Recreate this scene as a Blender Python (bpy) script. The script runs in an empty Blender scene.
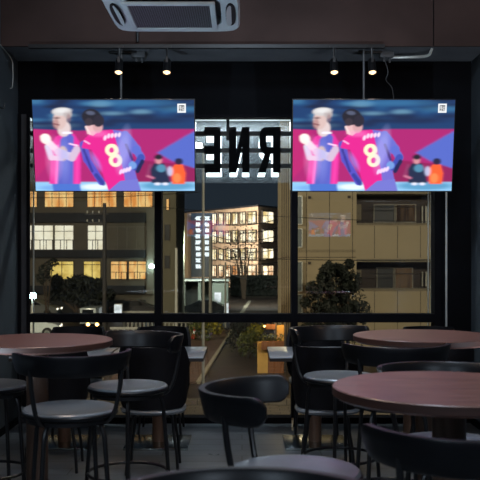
import bpy, bmesh, math, random
import numpy as np
from mathutils import Vector, Matrix
random.seed(7)
SC = bpy.context.scene
COL = SC.collection
PI = math.pi
F, CX, CY, EYE = 860.0, 242.0, 256.0, 1.5
GROUND = -3.5

def at(px, py, d):
    """point in the world on the view ray of a measured photo pixel at depth d"""
    return Vector(((px-CX)/F*d, d, EYE+(CY-py)/F*d))

def srgb(r, g, b):
    def f(c):
        c /= 255.0
        return c/12.92 if c <= 0.04045 else ((c+0.055)/1.055)**2.4
    return (f(r), f(g), f(b))

# ------------------------------------------------------------------ materials
def mat(name, col, rough=0.5, metal=0.0, var=0.15, scale=8.0, bump=0.0, spec=0.5, stretch=(1,1,1), coords='Object', rvar=0.0, coat=0.0, detail=4.0):
    m = bpy.data.materials.new(name); m.use_nodes = True
    nt = m.node_tree; n = nt.nodes; l = nt.links
    p = n['Principled BSDF']
    tc = n.new('ShaderNodeTexCoord'); mp = n.new('ShaderNodeMapping')
    mp.inputs['Scale'].default_value = stretch
    l.new(tc.outputs[coords], mp.inputs[0])
    nz = n.new('ShaderNodeTexNoise'); nz.inputs['Scale'].default_value = scale; nz.inputs['Detail'].default_value = detail
    l.new(mp.outputs[0], nz.inputs['Vector'])
    rp = n.new('ShaderNodeValToRGB')
    rp.color_ramp.elements[0].position = 0.3; rp.color_ramp.elements[1].position = 0.7
    rp.color_ramp.elements[0].color = tuple(c*(1-var) for c in col)+(1,)
    rp.color_ramp.elements[1].color = tuple(min(1, c*(1+var)) for c in col)+(1,)
    l.new(nz.outputs['Fac'], rp.inputs[0]); l.new(rp.outputs[0], p.inputs['Base Color'])
    p.inputs['Roughness'].default_value = rough; p.inputs['Metallic'].default_value = metal
    p.inputs['Specular IOR Level'].default_value = spec
    if coat: p.inputs['Coat Weight'].default_value = coat; p.inputs['Coat Roughness'].default_value = 0.15
    if rvar:
        mr = n.new('ShaderNodeMapRange'); mr.inputs['To Min'].default_value = rough-rvar; mr.inputs['To Max'].default_value = rough+rvar
        l.new(nz.outputs['Fac'], mr.inputs['Value']); l.new(mr.outputs[0], p.inputs['Roughness'])
    if bump:
        bp = n.new('ShaderNodeBump'); bp.inputs['Strength'].default_value = bump; bp.inputs['Distance'].default_value = 0.01
        l.new(nz.outputs['Fac'], bp.inputs['Height']); l.new(bp.outputs[0], p.inputs['Normal'])
    return m

def emis(name, col, strength, var=0.0, scale=3.0, col2=None, stretch=(1,1,1)):
    m = bpy.data.materials.new(name); m.use_nodes = True
    nt = m.node_tree; n = nt.nodes; l = nt.links
    n.remove(n['Principled BSDF'])
    e = n.new('ShaderNodeEmission'); e.inputs['Strength'].default_value = strength
    l.new(e.outputs[0], n['Material Output'].inputs[0])
    tc = n.new('ShaderNodeTexCoord'); mp = n.new('ShaderNodeMapping'); mp.inputs['Scale'].default_value = stretch
    l.new(tc.outputs['Object'], mp.inputs[0])
    nz = n.new('ShaderNodeTexNoise'); nz.inputs['Scale'].default_value = scale; nz.inputs['Detail'].default_value = 3
    l.new(mp.outputs[0], nz.inputs['Vector'])
    rp = n.new('ShaderNodeValToRGB'); rp.color_ramp.elements[0].position = 0.35; rp.color_ramp.elements[1].position = 0.6
    c2 = col2 if col2 else tuple(c*(1-var) for c in col)
    rp.color_ramp.elements[0].color = tuple(c2)+(1,); rp.color_ramp.elements[1].color = tuple(col)+(1,)
    l.new(nz.outputs['Fac'], rp.inputs[0]); l.new(rp.outputs[0], e.inputs['Color'])
    return m

def mat_planks(name, cols, rough, size=(1.2, 0.19), mortar=(0.01,0.01,0.01), ms=0.004, bump=0.2, rot=0.0, var=0.3):
    m = mat(name, cols[0], rough, var=0.2, scale=3, bump=bump, rvar=0.1)
    nt = m.node_tree; n = nt.nodes; l = nt.links; p = n['Principled BSDF']
    tc = n.new('ShaderNodeTexCoord'); mp = n.new('ShaderNodeMapping'); mp.inputs['Rotation'].default_value = (0,0,rot)
    l.new(tc.outputs['Object'], mp.inputs[0])
    br = n.new('ShaderNodeTexBrick'); br.inputs['Scale'].default_value = 1.0
    br.inputs['Brick Width'].default_value = size[0]; br.inputs['Row Height'].default_value = size[1]
    br.inputs['Mortar Size'].default_value = ms; br.inputs['Color1'].default_value = tuple(cols[0])+(1,)
    br.inputs['Color2'].default_value = tuple(cols[1])+(1,); br.inputs['Mortar'].default_value = tuple(mortar)+(1,)
    l.new(mp.outputs[0], br.inputs['Vector'])
    nz = n.new('ShaderNodeTexNoise'); nz.inputs['Scale'].default_value = 4; nz.inputs['Detail'].default_value = 8
    mp2 = n.new('ShaderNodeMapping'); mp2.inputs['Rotation'].default_value = (0,0,rot); mp2.inputs['Scale'].default_value = (1,14,1)
    l.new(tc.outputs['Object'], mp2.inputs[0]); l.new(mp2.outputs[0], nz.inputs['Vector'])
    mr = n.new('ShaderNodeMapRange'); mr.inputs['To Min'].default_value = 1-var; mr.inputs['To Max'].default_value = 1+var
    l.new(nz.outputs['Fac'], mr.inputs['Value'])
    mx = n.new('ShaderNodeMix'); mx.data_type = 'RGBA'; mx.blend_type = 'MULTIPLY'; mx.inputs[0].default_value = 1
    l.new(br.outputs['Color'], mx.inputs[6]); l.new(mr.outputs[0], mx.inputs[7]); l.new(mx.outputs[2], p.inputs['Base Color'])
    return m

M = {}
M['black_metal'] = mat('black metal', (0.008,0.008,0.009), 0.38, 0.0, var=0.2)
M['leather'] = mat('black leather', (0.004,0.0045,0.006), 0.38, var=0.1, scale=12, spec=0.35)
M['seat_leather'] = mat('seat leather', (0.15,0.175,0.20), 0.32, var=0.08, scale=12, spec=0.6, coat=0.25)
M['shell'] = mat('dark chair shell', (0.005,0.005,0.007), 0.6, var=0.2, scale=30, spec=0.2)
M['wood_top'] = mat('red brown table wood', srgb(118,84,76), 0.33, var=0.42, scale=5, stretch=(1,9,1), spec=0.8, rvar=0.06, detail=8)
M['wood_edge'] = mat('table edge wood', srgb(66,42,35), 0.5, var=0.25, scale=6, stretch=(1,1,12))
M['pole_wood'] = mat('bronze table post', srgb(92,72,60), 0.36, var=0.15, scale=12, stretch=(1,1,0.2), metal=0.3)
M['bistro_top'] = mat('grey laminate top', srgb(200,208,218), 0.3, var=0.1, scale=5, stretch=(1,7,1), spec=1.0, coat=1.0)
M['bistro_edge'] = mat('dark laminate edge', (0.02,0.016,0.014), 0.5)
M['steel'] = mat('brushed steel', (0.42,0.45,0.42), 0.22, 1.0, var=0.1, scale=20, stretch=(1,12,1))
M['dark_wall'] = mat('charcoal plaster', srgb(70,78,84), 0.75, var=0.18, scale=2.5, bump=0.25, spec=0.3)
M['black_paint'] = mat('black paint', (0.004,0.0045,0.006), 0.8, var=0.2, scale=3, spec=0.1)
M['frame'] = mat('black window frame', (0.004,0.004,0.006), 0.7, var=0.2, spec=0.1)
M['frame_grey'] = mat('grey window jamb', (0.03,0.03,0.034), 0.5, var=0.2)
M['alu'] = mat('pale aluminium', (0.6,0.62,0.58), 0.4, 0.3, var=0.1)
M['beam'] = mat('brown beam board', srgb(66,50,46), 0.8, var=0.3, scale=1.6, spec=0.2)
M['soffit'] = mat('grey soffit board', srgb(96,98,102), 0.75, var=0.25, scale=2.2, bump=0.1, spec=0.2)
M['ceiling'] = mat('dark ceiling', (0.03,0.028,0.028), 0.85)
M['floor'] = mat_planks('grey brown floor boards', (srgb(100,108,114), srgb(84,88,92)), 0.32, rot=0.0)
M['ac_white'] = mat('white plastic', srgb(186,196,200), 0.5, var=0.06, scale=4)
M['dark_plastic'] = mat('black plastic', (0.008,0.008,0.009), 0.45)
M['grey_plastic'] = mat('grey plastic', (0.10,0.105,0.11), 0.5)
M['slot'] = mat('dark slot', (0.004,0.004,0.005), 0.8)

def mat_grille():
    m = mat('air grille', srgb(60,66,70), 0.6); nt = m.node_tree; n = nt.nodes; l = nt.links; p = n['Principled BSDF']
    tc = n.new('ShaderNodeTexCoord'); mp = n.new('ShaderNodeMapping'); mp.inputs['Rotation'].default_value = (0,0,PI/4)
    l.new(tc.outputs['Object'], mp.inputs[0])
    ck = n.new('ShaderNodeTexChecker'); ck.inputs['Scale'].default_value = 95
    ck.inputs['Color1'].default_value = (0.10,0.11,0.12,1); ck.inputs['Color2'].default_value = (0.004,0.004,0.005,1)
    l.new(mp.outputs[0], ck.inputs[0]); l.new(ck.outputs[0], p.inputs['Base Color'])
    return m
M['grille'] = mat_grille()

def mat_glass(name, fac=0.09, tint=(0.93,0.95,0.93)):
    m = bpy.data.materials.new(name); m.use_nodes = True
    nt = m.node_tree; n = nt.nodes; l = nt.links
    n.remove(n['Principled BSDF'])
    t = n.new('ShaderNodeBsdfTransparent'); t.inputs[0].default_value = tuple(tint)+(1,)
    g = n.new('ShaderNodeBsdfGlossy'); g.inputs['Roughness'].default_value = 0.0
    nz = n.new('ShaderNodeTexNoise'); nz.inputs['Scale'].default_value = 1.5
    mr = n.new('ShaderNodeMapRange'); mr.inputs['To Min'].default_value = fac*0.9; mr.inputs['To Max'].default_value = fac*1.1
    mx = n.new('ShaderNodeMixShader')
    l.new(nz.outputs['Fac'], mr.inputs['Value']); l.new(mr.outputs[0], mx.inputs[0])
    l.new(t.outputs[0], mx.inputs[1]); l.new(g.outputs[0], mx.inputs[2]); l.new(mx.outputs[0], n['Material Output'].inputs[0])
    return m
M['glass'] = mat_glass('window glass')

# ------------------------------------------------------------------ mesh helpers
def bx(bm, c, s, rot=None, bevel=0.0):
    """box with centre c and size s"""
    r = bmesh.ops.create_cube(bm, size=1.0)
    vs = r['verts']
    bmesh.ops.scale(bm, vec=s, verts=vs)
    if bevel > 0:
        es = list({e for v in vs for e in v.link_edges})
        rb = bmesh.ops.bevel(bm, geom=es, offset=bevel, segments=2, affect='EDGES', profile=0.6)
        vs = list({v for f in rb['faces'] for v in f.verts} | {v for v in vs if v.is_valid})
    if rot is not None: bmesh.ops.rotate(bm, cent=(0,0,0), matrix=rot, verts=vs)
    bmesh.ops.translate(bm, vec=c, verts=vs)
    return vs

def bx2(bm, x0, x1, y0, y1, z0, z1, bevel=0.0):
    return bx(bm, ((x0+x1)/2,(y0+y1)/2,(z0+z1)/2), (abs(x1-x0),abs(y1-y0),abs(z1-z0)), bevel=bevel)

def smooth_path(pts, k=5):
    pts = [Vector(p) for p in pts]
    if len(pts) < 3: return pts
    out = []
    for i in range(len(pts)-1):
        p0 = pts[i-1] if i else pts[0]*2-pts[1]
        p1, p2 = pts[i], pts[i+1]
        p3 = pts[i+2] if i+2 < len(pts) else pts[-1]*2-pts[-2]
        for j in range(k):
            t = j/k
            out.append(0.5*((2*p1)+(p2-p0)*t+(2*p0-5*p1+4*p2-p3)*t*t+(3*p1-p0-3*p2+p3)*t**3))
    out.append(pts[-1])
    return out

def tube(bm, pts, r, n=8, closed=False, caps=True):
    pts = [Vector(p) for p in pts]
    N = len(pts); rings = []
    ref = None
    for i, p in enumerate(pts):
        if closed: d = pts[(i+1) % N]-pts[i-1]
        else: d = pts[min(i+1, N-1)]-pts[max(i-1, 0)]
        d.normalize()
        if ref is None:
            ref = Vector((0,0,1)) if abs(d.z) < 0.9 else Vector((1,0,0))
        u = d.cross(ref)
        if u.length < 1e-5: u = d.cross(Vector((0,1,0)))
        u.normalize(); v = u.cross(d).normalized(); ref = v
        rr = r[i] if isinstance(r, (list, tuple)) else r
        rings.append([bm.verts.new(p+(u*math.cos(2*PI*k/n)+v*math.sin(2*PI*k/n))*rr) for k in range(n)])
    for i in range(N if closed else N-1):
        a, b = rings[i], rings[(i+1) % N]
        for k in range(n):
            bm.faces.new((a[k], a[(k+1) % n], b[(k+1) % n], b[k]))
    if caps and not closed:
        bm.faces.new(rings[0][::-1]); bm.faces.new(rings[-1])

def lathe(bm, prof, n=40, c=(0,0,0), sq=None):
    """revolve profile [(r,z)] about z; sq = superellipse exponent for rounded squares"""
    rings = []
    for r, z in prof:
        if r < 1e-6: rings.append([bm.verts.new((c[0], c[1], c[2]+z))]); continue
        ring = []
        for k in range(n):
            a = 2*PI*k/n; rr = r
            if sq: rr = r/((abs(math.cos(a))**sq+abs(math.sin(a))**sq)**(1/sq))
            ring.append(bm.verts.new((c[0]+rr*math.cos(a), c[1]+rr*math.sin(a), c[2]+z)))
        rings.append(ring)
    for i in range(len(rings)-1):
        a, b = rings[i], rings[i+1]
        if len(a) == 1 and len(b) == 1: continue
        for k in range(n):
            k2 = (k+1) % n
            if len(a) == 1: bm.faces.new((a[0], b[k2], b[k]))
            elif len(b) == 1: bm.faces.new((a[k], a[k2], b[0]))
            else: bm.faces.new((a[k], a[k2], b[k2], b[k]))

def prism(bm, poly, axis, a, b):
    """extrude a 2D polygon; axis 'y': poly=(x,z), 'x': poly=(y,z), 'z': poly=(x,y)"""
    def mk(p, t):
        if axis == 'y': return (p[0], t, p[1])
        if axis == 'x': return (t, p[0], p[1])
        return (p[0], p[1], t)
    A = [bm.verts.new(mk(p, a)) for p in poly]; B = [bm.verts.new(mk(p, b)) for p in poly]
    n = len(poly)
    bm.faces.new(A); bm.faces.new(B[::-1])
    for i in range(n): bm.faces.new((A[i], A[(i+1) % n], B[(i+1) % n], B[i]))

def sweep_arc(bm, a0, a1, n, fn):
    """fn(t,a) -> list of (radius,z) profile points; swept about z from angle a0 to a1 (0 = -y, positive towards +x)"""
    rings = []
    for i in range(n+1):
        t = i/n; a = a0+(a1-a0)*t
        rings.append([bm.verts.new((r*math.sin(a), -r*math.cos(a), z)) for r, z in fn(t, a)])
    m = len(rings[0])
    for i in range(n):
        for k in range(m):
            bm.faces.new((rings[i][k], rings[i][(k+1) % m], rings[i+1][(k+1) % m], rings[i+1][k]))
    bm.faces.new(rings[0][::-1]); bm.faces.new(rings[-1])

def finish(bm, smooth=True):
    bmesh.ops.recalc_face_normals(bm, faces=bm.faces[:])
    if smooth:
        for f in bm.faces: f.smooth = True
        for e in bm.edges:
            if len(e.link_faces) == 2 and e.calc_face_angle(0) > math.radians(38): e.smooth = False

def obj(name, bm, m, parent=None, smooth=True, loc=None, **props):
    finish(bm, smooth)
    me = bpy.data.meshes.new(name); bm.to_mesh(me); bm.free()
    o = bpy.data.objects.new(name, me); COL.objects.link(o)
    for mm in (m if isinstance(m, (list, tuple)) else [m]): me.materials.append(mm)
    if parent: o.parent = parent
    if loc is not None: o.location = loc
    for k, v in props.items(): o[k] = v
    return o

def one(name, m, fn, parent=None, **kw):
    bm = bmesh.new(); fn(bm); return obj(name, bm, m, parent, **kw)

def tag(o, label=None, category=None, group=None, kind=None):
    if label: o['label'] = label
    if category: o['category'] = category
    if group: o['group'] = group
    if kind: o['kind'] = kind
    return o

def thing(name, label, category, loc=(0,0,0), rz=0.0, group=None):
    o = bpy.data.objects.new(name, None); COL.objects.link(o)
    o.empty_display_size = 0.1
    o.location = loc; o.rotation_euler = (0,0,rz)
    return tag(o, label, category, group)

def struct(name, m, fn, parent=None, **kw):
    o = one(name, m, fn, parent, **kw)
    if parent is None: o['kind'] = 'structure'
    return o

def children(o): return [c for c in bpy.data.objects if c.parent == o]
def copy_tree(o, parent=None):
    c = o.copy(); COL.objects.link(c); c.parent = parent
    for ch in children(o): copy_tree(ch, c)
    return c

# ================================================================== ROOM
D = 7.73               # window plane
XL, XR = -2.013, 2.06
BACK = -5.6
struct('floor', M['floor'], lambda bm: bx2(bm, -3.2, 4.2, BACK-0.2, 7.86, -0.25, 0.0))
struct('ceiling', M['ceiling'], lambda bm: bx2(bm, -3.2, 4.2, BACK-0.2, 7.9, 3.9, 4.05))
struct('wall_left', M['dark_wall'], lambda bm: bx2(bm, XL-0.15, XL, 0.0, 7.9, 0, 3.9))
struct('wall_right', M['dark_wall'], lambda bm: bx2(bm, XR, XR+0.15, 0.0, 7.9, 0, 3.9))
def back_shell(bm):
    bx2(bm, -3.2, 4.2, BACK-0.2, BACK, 0, 3.9)
    bx2(bm, -3.3, -3.15, BACK, 0.15, 0, 3.9); bx2(bm, 4.05, 4.2, BACK, 0.15, 0, 3.9)
    bx2(bm, -3.15, XL-0.15, 0.0, 0.15, 0, 3.9); bx2(bm, XR+0.15, 4.05, 0.0, 0.15, 0, 3.9)
struct('wall_back', M['dark_wall'], back_shell)
# lowered beam in front of the window
struct('trim_1', M['beam'], lambda bm: (bx2(bm, XL, 1.592, 7.17, 7.2, 3.25, 3.9), bx2(bm, 1.602, XR, 7.17, 7.2, 3.25, 3.9)))
struct('trim_2', M['soffit'], lambda bm: bx2(bm, XL, XR, 7.2, 7.9, 3.25, 3.9))
ZT = 2.775
struct('wall_front', M['black_paint'], lambda bm: (bx2(bm, XL, XR, D, 7.9, ZT, 3.25), bx2(bm, 1.79, XR, D, 7.9, 0, ZT)))
struct('trim_3', M['alu'], lambda bm: bx2(bm, 1.826, 1.842, D-0.012, D-0.001, 0.05, ZT))
# baseboards
struct('baseboard_left', M['black_paint'], lambda bm: bx2(bm, XL, XL+0.012, 0.2, 7.7, 0, 0.06))
struct('baseboard_right', M['black_paint'], lambda bm: bx2(bm, XR-0.012, XR, 0.2, 7.7, 0, 0.06))

def win_frame(bm):
    zs = 0.9395
    bx2(bm, XL, -1.985, D-0.02, 7.86, 0, ZT)
    bx2(bm, -1.93, -1.905, D-0.03, D+0.01, 0, ZT)
    bx2(bm, 1.727, 1.79, D-0.02, 7.86, 0, ZT)
    for a, b in ((-0.784,-0.722),(0.443,0.50)):
        bx2(bm, a, b, D-0.03, 7.85, 0.05, ZT)
    for a, b in ((-1.905,-0.784),(-0.722,0.443),(0.50,1.727)):
        bx2(bm, a, b, D-0.03, 7.85, 0.905, 0.98)
        bx2(bm, a, b, D-0.03, 7.85, 0.0, 0.052)
        bx2(bm, a, b, D-0.01, 7.85, ZT-0.03, ZT)
window = struct('window_1', M['frame'], win_frame)
one('window_jamb', M['frame_grey'], lambda bm: bx2(bm, -1.985, -1.93, D, 7.84, 0.0, ZT), window)
one('window_bead', M['alu'], lambda bm: (bx2(bm, 1.70, 1.708, 7.86, 7.88, 0.06, ZT-0.04), bx2(bm, 1.728, 1.742, 7.865, 7.885, 0.0, ZT),
    bx2(bm, -1.912, -1.902, 7.86, 7.88, 0.0, ZT)), window, label='pale aluminium outer edge strips')
for a, b in ((-1.905,-0.784),(-0.722,0.443),(0.50,1.727)):
    for z0, z1 in ((0.052,0.905),(0.98,ZT-0.03)):
        one('window_pane', M['glass'], lambda bm: bm.faces.new([bm.verts.new(v) for v in ((a,7.80,z0),(b,7.80,z0),(b,7.80,z1),(a,7.80,z1))]), window)

# ================================================================== TV PICTURE
def paint_screen():
    S = 4; W, H = 162*S, 92*S
    yy, xx = np.mgrid[0:H, 0:W].astype(float); xx = (xx+0.5)/S; yy = (yy+0.5)/S
    img = np.zeros((H, W, 3))
    def lin(c): return np.array(srgb(*c))
    def soft(mask, c, a=1.0):
        m = np.clip(mask, 0, 1)[..., None]*a
        img[:] = img*(1-m)+lin(c)*m
    def ell(cx, cy, rx, ry, c, ang=0, a=1.0, s=1.2):
        ca, sa = math.cos(ang), math.sin(ang)
        dx, dy = xx-cx, yy-cy
        u = (dx*ca+dy*sa)/rx; v = (-dx*sa+dy*ca)/ry
        soft((1-np.sqrt(u*u+v*v))*min(rx, ry)/s+0.5, c, a)
    def poly(P, c, a=1.0):
        ins = np.zeros(xx.shape, bool); n = len(P)
        for i in range(n):
            x1, y1 = P[i]; x2, y2 = P[(i+1) % n]
            if y1 == y2: continue
            cnd = ((y1 > yy) != (y2 > yy)) & (xx < (x2-x1)*(yy-y1)/(y2-y1)+x1)
            ins ^= cnd
        soft(ins.astype(float), c, a)
    def line(x1, y1, x2, y2, w, c, a=1.0):
        dx, dy = x2-x1, y2-y1; L = dx*dx+dy*dy
        t = np.clip(((xx-x1)*dx+(yy-y1)*dy)/L, 0, 1)
        d = np.hypot(xx-x1-t*dx, yy-y1-t*dy)
        soft((w/2-d)/0.7+0.5, c, a)
    def blur(kx, ky):
        for ax, k in ((1, kx), (0, ky)):
            k = int(k*S)
            if k < 2: continue
            acc = np.zeros_like(img)
            for j in range(-(k//2), k//2+1):
                acc += np.take(img, np.clip(np.arange(img.shape[ax])+j, 0, img.shape[ax]-1), axis=ax)
            img[:] = acc/(2*(k//2)+1)
    rnd = random.Random(5)
    img[:] = lin((20,66,116))
    for i in range(46):
        x, y = rnd.uniform(0,162), rnd.uniform(0,26)
        c = rnd.choice([(12,34,74),(70,130,170),(34,92,140),(8,24,58),(120,165,190),(16,50,98)])
        ell(x, y, rnd.uniform(4,13), rnd.uniform(1,3), c, 0, 0.7, 2)
    ell(150, 9, 22, 3, (80,150,190), 0, .4, 3); ell(100, 3, 40, 3, (70,140,185), 0, .5, 3)
    ell(35, 25, 40, 4, (14,40,86), 0, .7, 3); ell(120,20,34,3.5,(12,32,74),0,.7,3)
    blur(7, 1.5)
    poly([(0,29),(45,31),(100,29),(162,29),(162,86),(0,86)], (176,34,120))
    poly([(0,29),(18,31),(18,60),(0,80)], (190,36,120)); poly([(100,60),(162,66),(162,86),(100,86)], (150,24,96))
    poly([(124,53),(143,42),(162,31),(162,69),(140,62)], (92,112,200))
    poly([(0,83),(162,83),(162,92),(0,92)], (150,200,236))
    ell(62, 88, 16, 3, (235,245,255), 0, .9, 2); ell(20,89,16,2.5,(120,170,230),0,.8,2); ell(135,87,28,4,(80,150,190),0,.8,2)
    blur(4, 1.2)
    # distant pair at the right
    poly([(118,84),(117,70),(121,64),(131,64),(135,74),(137,84)], (30,44,80)); ell(128,69,5,4,(96,160,190),0,.8)
    ell(125.5,60.5,3.4,4.2,(214,150,160)); ell(125.5,57.5,4,2.6,(24,26,48)); line(117,66,114,76,3,(150,60,110)); line(114,77,120,79,2.4,(200,120,150))
    ell(124,85,3,1.4,(235,235,250)); ell(132,85,3,1.4,(235,235,250))
    poly([(139,85),(138,70),(142,65),(150,65),(153,74),(152,85)], (250,104,52)); ell(144,79,4,5,(255,150,90),0,.8); ell(146,62,4,3.4,(40,32,70)); ell(137,72,3,5,(200,210,240),0,.8)
    blur(2.0, 0.8)
    # player clapping at the left
    poly([(14,85),(16,66),(17,46),(22,37),(31,33),(41,34),(46,42),(47,60),(46,85)], (226,50,160))
    poly([(22,85),(25,58),(27,40),(33,34),(39,34),(37,52),(38,85)], (96,104,196))
    line(36,84,38,38,5,(98,106,200)); line(21,84,24,46,2.2,(255,140,220),.8); line(42,84,44,50,3,(240,70,175))
    poly([(17,85),(45,85),(46,92),(18,92)], (80,120,205))
    ell(31,29,6.5,8,(222,205,205),0.2); ell(27,20,6.8,9.4,(216,190,186),0.08); ell(23,24,3.2,5,(176,126,126),0,.7); ell(29,11.6,9.6,4.2,(208,204,204),-0.05)
    ell(35,14,4.2,4.6,(190,180,180)); ell(36,18,2,4,(150,110,115),0,.6); ell(24,18,3,1,(92,50,60),0,.8); line(21,24,26,25,1.4,(120,60,70),.8)
    line(30,33,38,33,2,(245,240,255)); ell(29,54,4.5,7.5,(240,205,150),0,.9); line(36,44,44,46,1.6,(255,215,245))
    line(14,47,17,58,6,(214,214,232)); line(17,58,27,59,5,(222,210,224)); line(13,40,24,52,6,(245,225,232)); line(24,52,38,58,8,(218,206,226)); line(38,58,43,50,7.5,(212,190,214))
    ell(12,39,5.5,5,(255,240,236),0.6); line(8,37,14,44,3,(255,236,230))
    blur(2.2, 0.7)
    # player 8 seen from behind
    line(50,45,53,60,8,(98,92,196)); line(53,60,67,83,7,(92,86,196)); line(50,50,58,72,2.4,(40,40,130),.7); line(62,76,69,85,4,(40,60,150),.8)
    poly([(48,48),(51,39),(58,33),(66,31),(78,30),(88,31),(95,37),(98,52),(100,68),(105,92),(74,92),(69,76),(62,60),(58,50)], (226,34,150))
    poly([(80,30),(88,31),(96,38),(99,54),(101,70),(106,92),(92,92),(90,74),(86,52)], (122,112,206))
    poly([(74,92),(86,82),(104,80),(107,92)], (122,124,208))
    line(92,36,103,50,10,(112,116,206)); line(103,50,108,58,8,(100,116,208)); line(108,58,102,68,7,(66,84,180)); line(109,62,104,72,4,(20,34,92)); ell(99,66,4,4,(120,160,220))
    line(93,45,99,60,2.6,(60,26,100),.8)
    poly([(52,26),(60,25),(66,31),(60,36),(54,34)], (228,188,190)); ell(65,27,5,6,(212,168,172)); ell(59,17,9.8,8,(34,32,48),0.15); ell(66,21,5.4,6,(44,40,58),0.4); ell(56,22,4,4,(60,52,66)); line(53,27,57,34,1.8,(240,215,215))
    ell(58,13,4.5,2,(120,130,160),0.1,.5)
    for (cx, cy, rx, ry) in ((78.5,50.5,6.8,6.4),(82,60.8,6.8,6.8)):
        ell(cx, cy, rx, ry, (255,240,205), 0.2, 1, .8)
    for (cx, cy, rx, ry) in ((78.2,50.5,2.5,2.8),(81.8,60.8,2.5,3.1)):
        ell(cx, cy, rx, ry, (226,60,160), 0.2, 1, .8)
    for k in range(5): ell(72+k*3.6, 36.5-k*0.4+ (k==0)*1.5, 1.5, 2.6, (250,225,245), 0.3, .9, .8)
    for k in range(4): ell(87+k*3.0, 72.5-k*0.9, 1.4, 2.8, (246,222,255), 0.4, .9, .8)
    line(51,41,56,44,1.6,(255,200,240),.8)
    ell(30,10.5,8,2.2,(240,240,240),-0.05,.6,2); ell(66,34,10,3,(255,150,220),0,.35,3); ell(20,60,8,20,(255,170,230),0,.25,5); ell(90,50,6,20,(190,190,250),.2,.4,5); ell(30,60,5,18,(150,160,235),0,.4,5); ell(62,62,3,9,(150,150,245),-.5,.5,3)
    blur(1.5, 0.7)
    img[:] = img**1.12
    # square channel mark: frame, two rows of letters
    def rect(x0, y0, x1, y1, c): poly([(x0,y0),(x1,y0),(x1,y1),(x0,y1)], c)
    rect(145.6,4.0,153.8,12.4,(235,238,240)); rect(146.9,5.3,152.5,11.1,(22,28,36))
    w = (228,230,232)
    line(147.8,6.0,147.8,8.0,.55,w); line(147.8,6.0,149.0,6.6,.5,w); line(149.0,6.6,149.0,7.4,.5,w); line(149.0,7.4,147.8,8.0,.5,w)
    line(150.2,8.0,151.0,6.0,.5,w); line(151.0,6.0,151.8,8.0,.5,w); line(150.5,7.4,151.5,7.4,.4,w)
    line(147.7,8.8,149.1,8.8,.5,w); line(149.1,8.8,147.7,10.6,.5,w); line(147.7,10.6,149.1,10.6,.5,w)
    line(150.3,10.7,150.3,8.8,.5,w); line(150.3,8.8,151.7,10.7,.5,w); line(151.7,10.7,151.7,8.8,.5,w)
    img[:] = img*0.93+0.015
    return img, W, H
IMG, IW, IH = paint_screen()

def screen_mesh(w, h, nx=324, ny=184):
    """flat display, local x right and z up, facing -y, colours per point"""
    xs = np.linspace(-w/2, w/2, nx+1); zs = np.linspace(-h/2, h/2, ny+1)
    X, Z = np.meshgrid(xs, zs)
    co = np.stack([X, np.zeros_like(X), Z], -1).reshape(-1, 3)
    i, j = np.meshgrid(np.arange(nx), np.arange(ny))
    a = (j*(nx+1)+i).ravel()
    fc = np.stack([a, a+1, a+nx+2, a+nx+1], -1)
    me = bpy.data.meshes.new('screen'); me.from_pydata(co.tolist(), [], fc.tolist())
    at_ = me.color_attributes.new('picture', 'FLOAT_COLOR', 'POINT')
    U = np.clip(((X/w+0.5)*IW).astype(int), 0, IW-1); V = np.clip(((0.5-Z/h)*IH).astype(int), 0, IH-1)
    c = IMG[V, U].reshape(-1, 3)
    at_.data.foreach_set('color', np.concatenate([c, np.ones((len(c),1))], 1).ravel())
    return me
def mat_screen(strength):
    m = bpy.data.materials.new('lit display'); m.use_nodes = True
    nt = m.node_tree; n = nt.nodes; l = nt.links; n.remove(n['Principled BSDF'])
    at_ = n.new('ShaderNodeAttribute'); at_.attribute_name = 'picture'
    e = n.new('ShaderNodeEmission'); e.inputs['Strength'].default_value = strength
    l.new(at_.outputs['Color'], e.inputs[0]); l.new(e.outputs[0], n['Material Output'].inputs[0])
    return m

def television(label, c, w, tilt, rz, strength, group, mesh=None, pole_top=None):
    h = w*9/16
    t = thing('television', label, 'television', c, rz, group)
    rot = Matrix.Rotation(tilt, 3, 'X')
    def body(bm):
        bx(bm, (0,0.022,0), (w+0.016, 0.034, h+0.018), bevel=0.004)
        bx(bm, (0,0.055,-0.05), (w*0.6, 0.04, h*0.55), bevel=0.01)
    b = one('casing', M['dark_plastic'], body, t); b.rotation_euler = (tilt,0,0)
    s = bpy.data.objects.new('screen', mesh); COL.objects.link(s); s.parent = t
    s.rotation_euler = (tilt,0,0); s.location = rot @ Vector((0,0.0035,0))
    mesh.materials.clear(); mesh.materials.append(mat_screen(strength))
    def bracket(bm):
        bx(bm, (0,0.10,0), (0.3,0.03,0.2), bevel=0.004); bx(bm, (0,0.09,0), (0.1,0.06,0.1))
        if pole_top: bx(bm, (pole_top[0],0.125,0.15), (0.06,0.03,0.5))
    one('wall_bracket', M['black_metal'], bracket, t)
    if pole_top:
        one('ceiling_pole', M['grey_plastic'], lambda bm: tube(bm, [(pole_top[0],0.125,0.1),(pole_top[0],0.125,pole_top[1]-c[2])], 0.009), t, label='thin grey hanging pole')
    return t
# front pair, tilted down at the room
DTV = 7.1
wtv = 160.5/F*DTV
def tv_centre(x0, x1): return Vector((((x0+x1)/2-CX)/F*DTV, DTV, EYE+(CY-145.8)/F*DTV))
sm = screen_mesh(wtv, wtv*9/16)
c1 = tv_centre(33.5,194.8); c2 = tv_centre(293.3,453.0)
TILT = math.radians(10)
television('left television hung by the window, football picture with number 8 player', c1, wtv, TILT, 0, 1.28, 'televisions hung before the window', sm, ((119-114.2)/F*DTV, 3.25))
television('right television hung by the window, football picture with number 8 player', c2, wtv, TILT, 0, 1.28, 'televisions hung before the window', sm.copy(), ((366-373.2)/F*DTV, 3.25))
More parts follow.
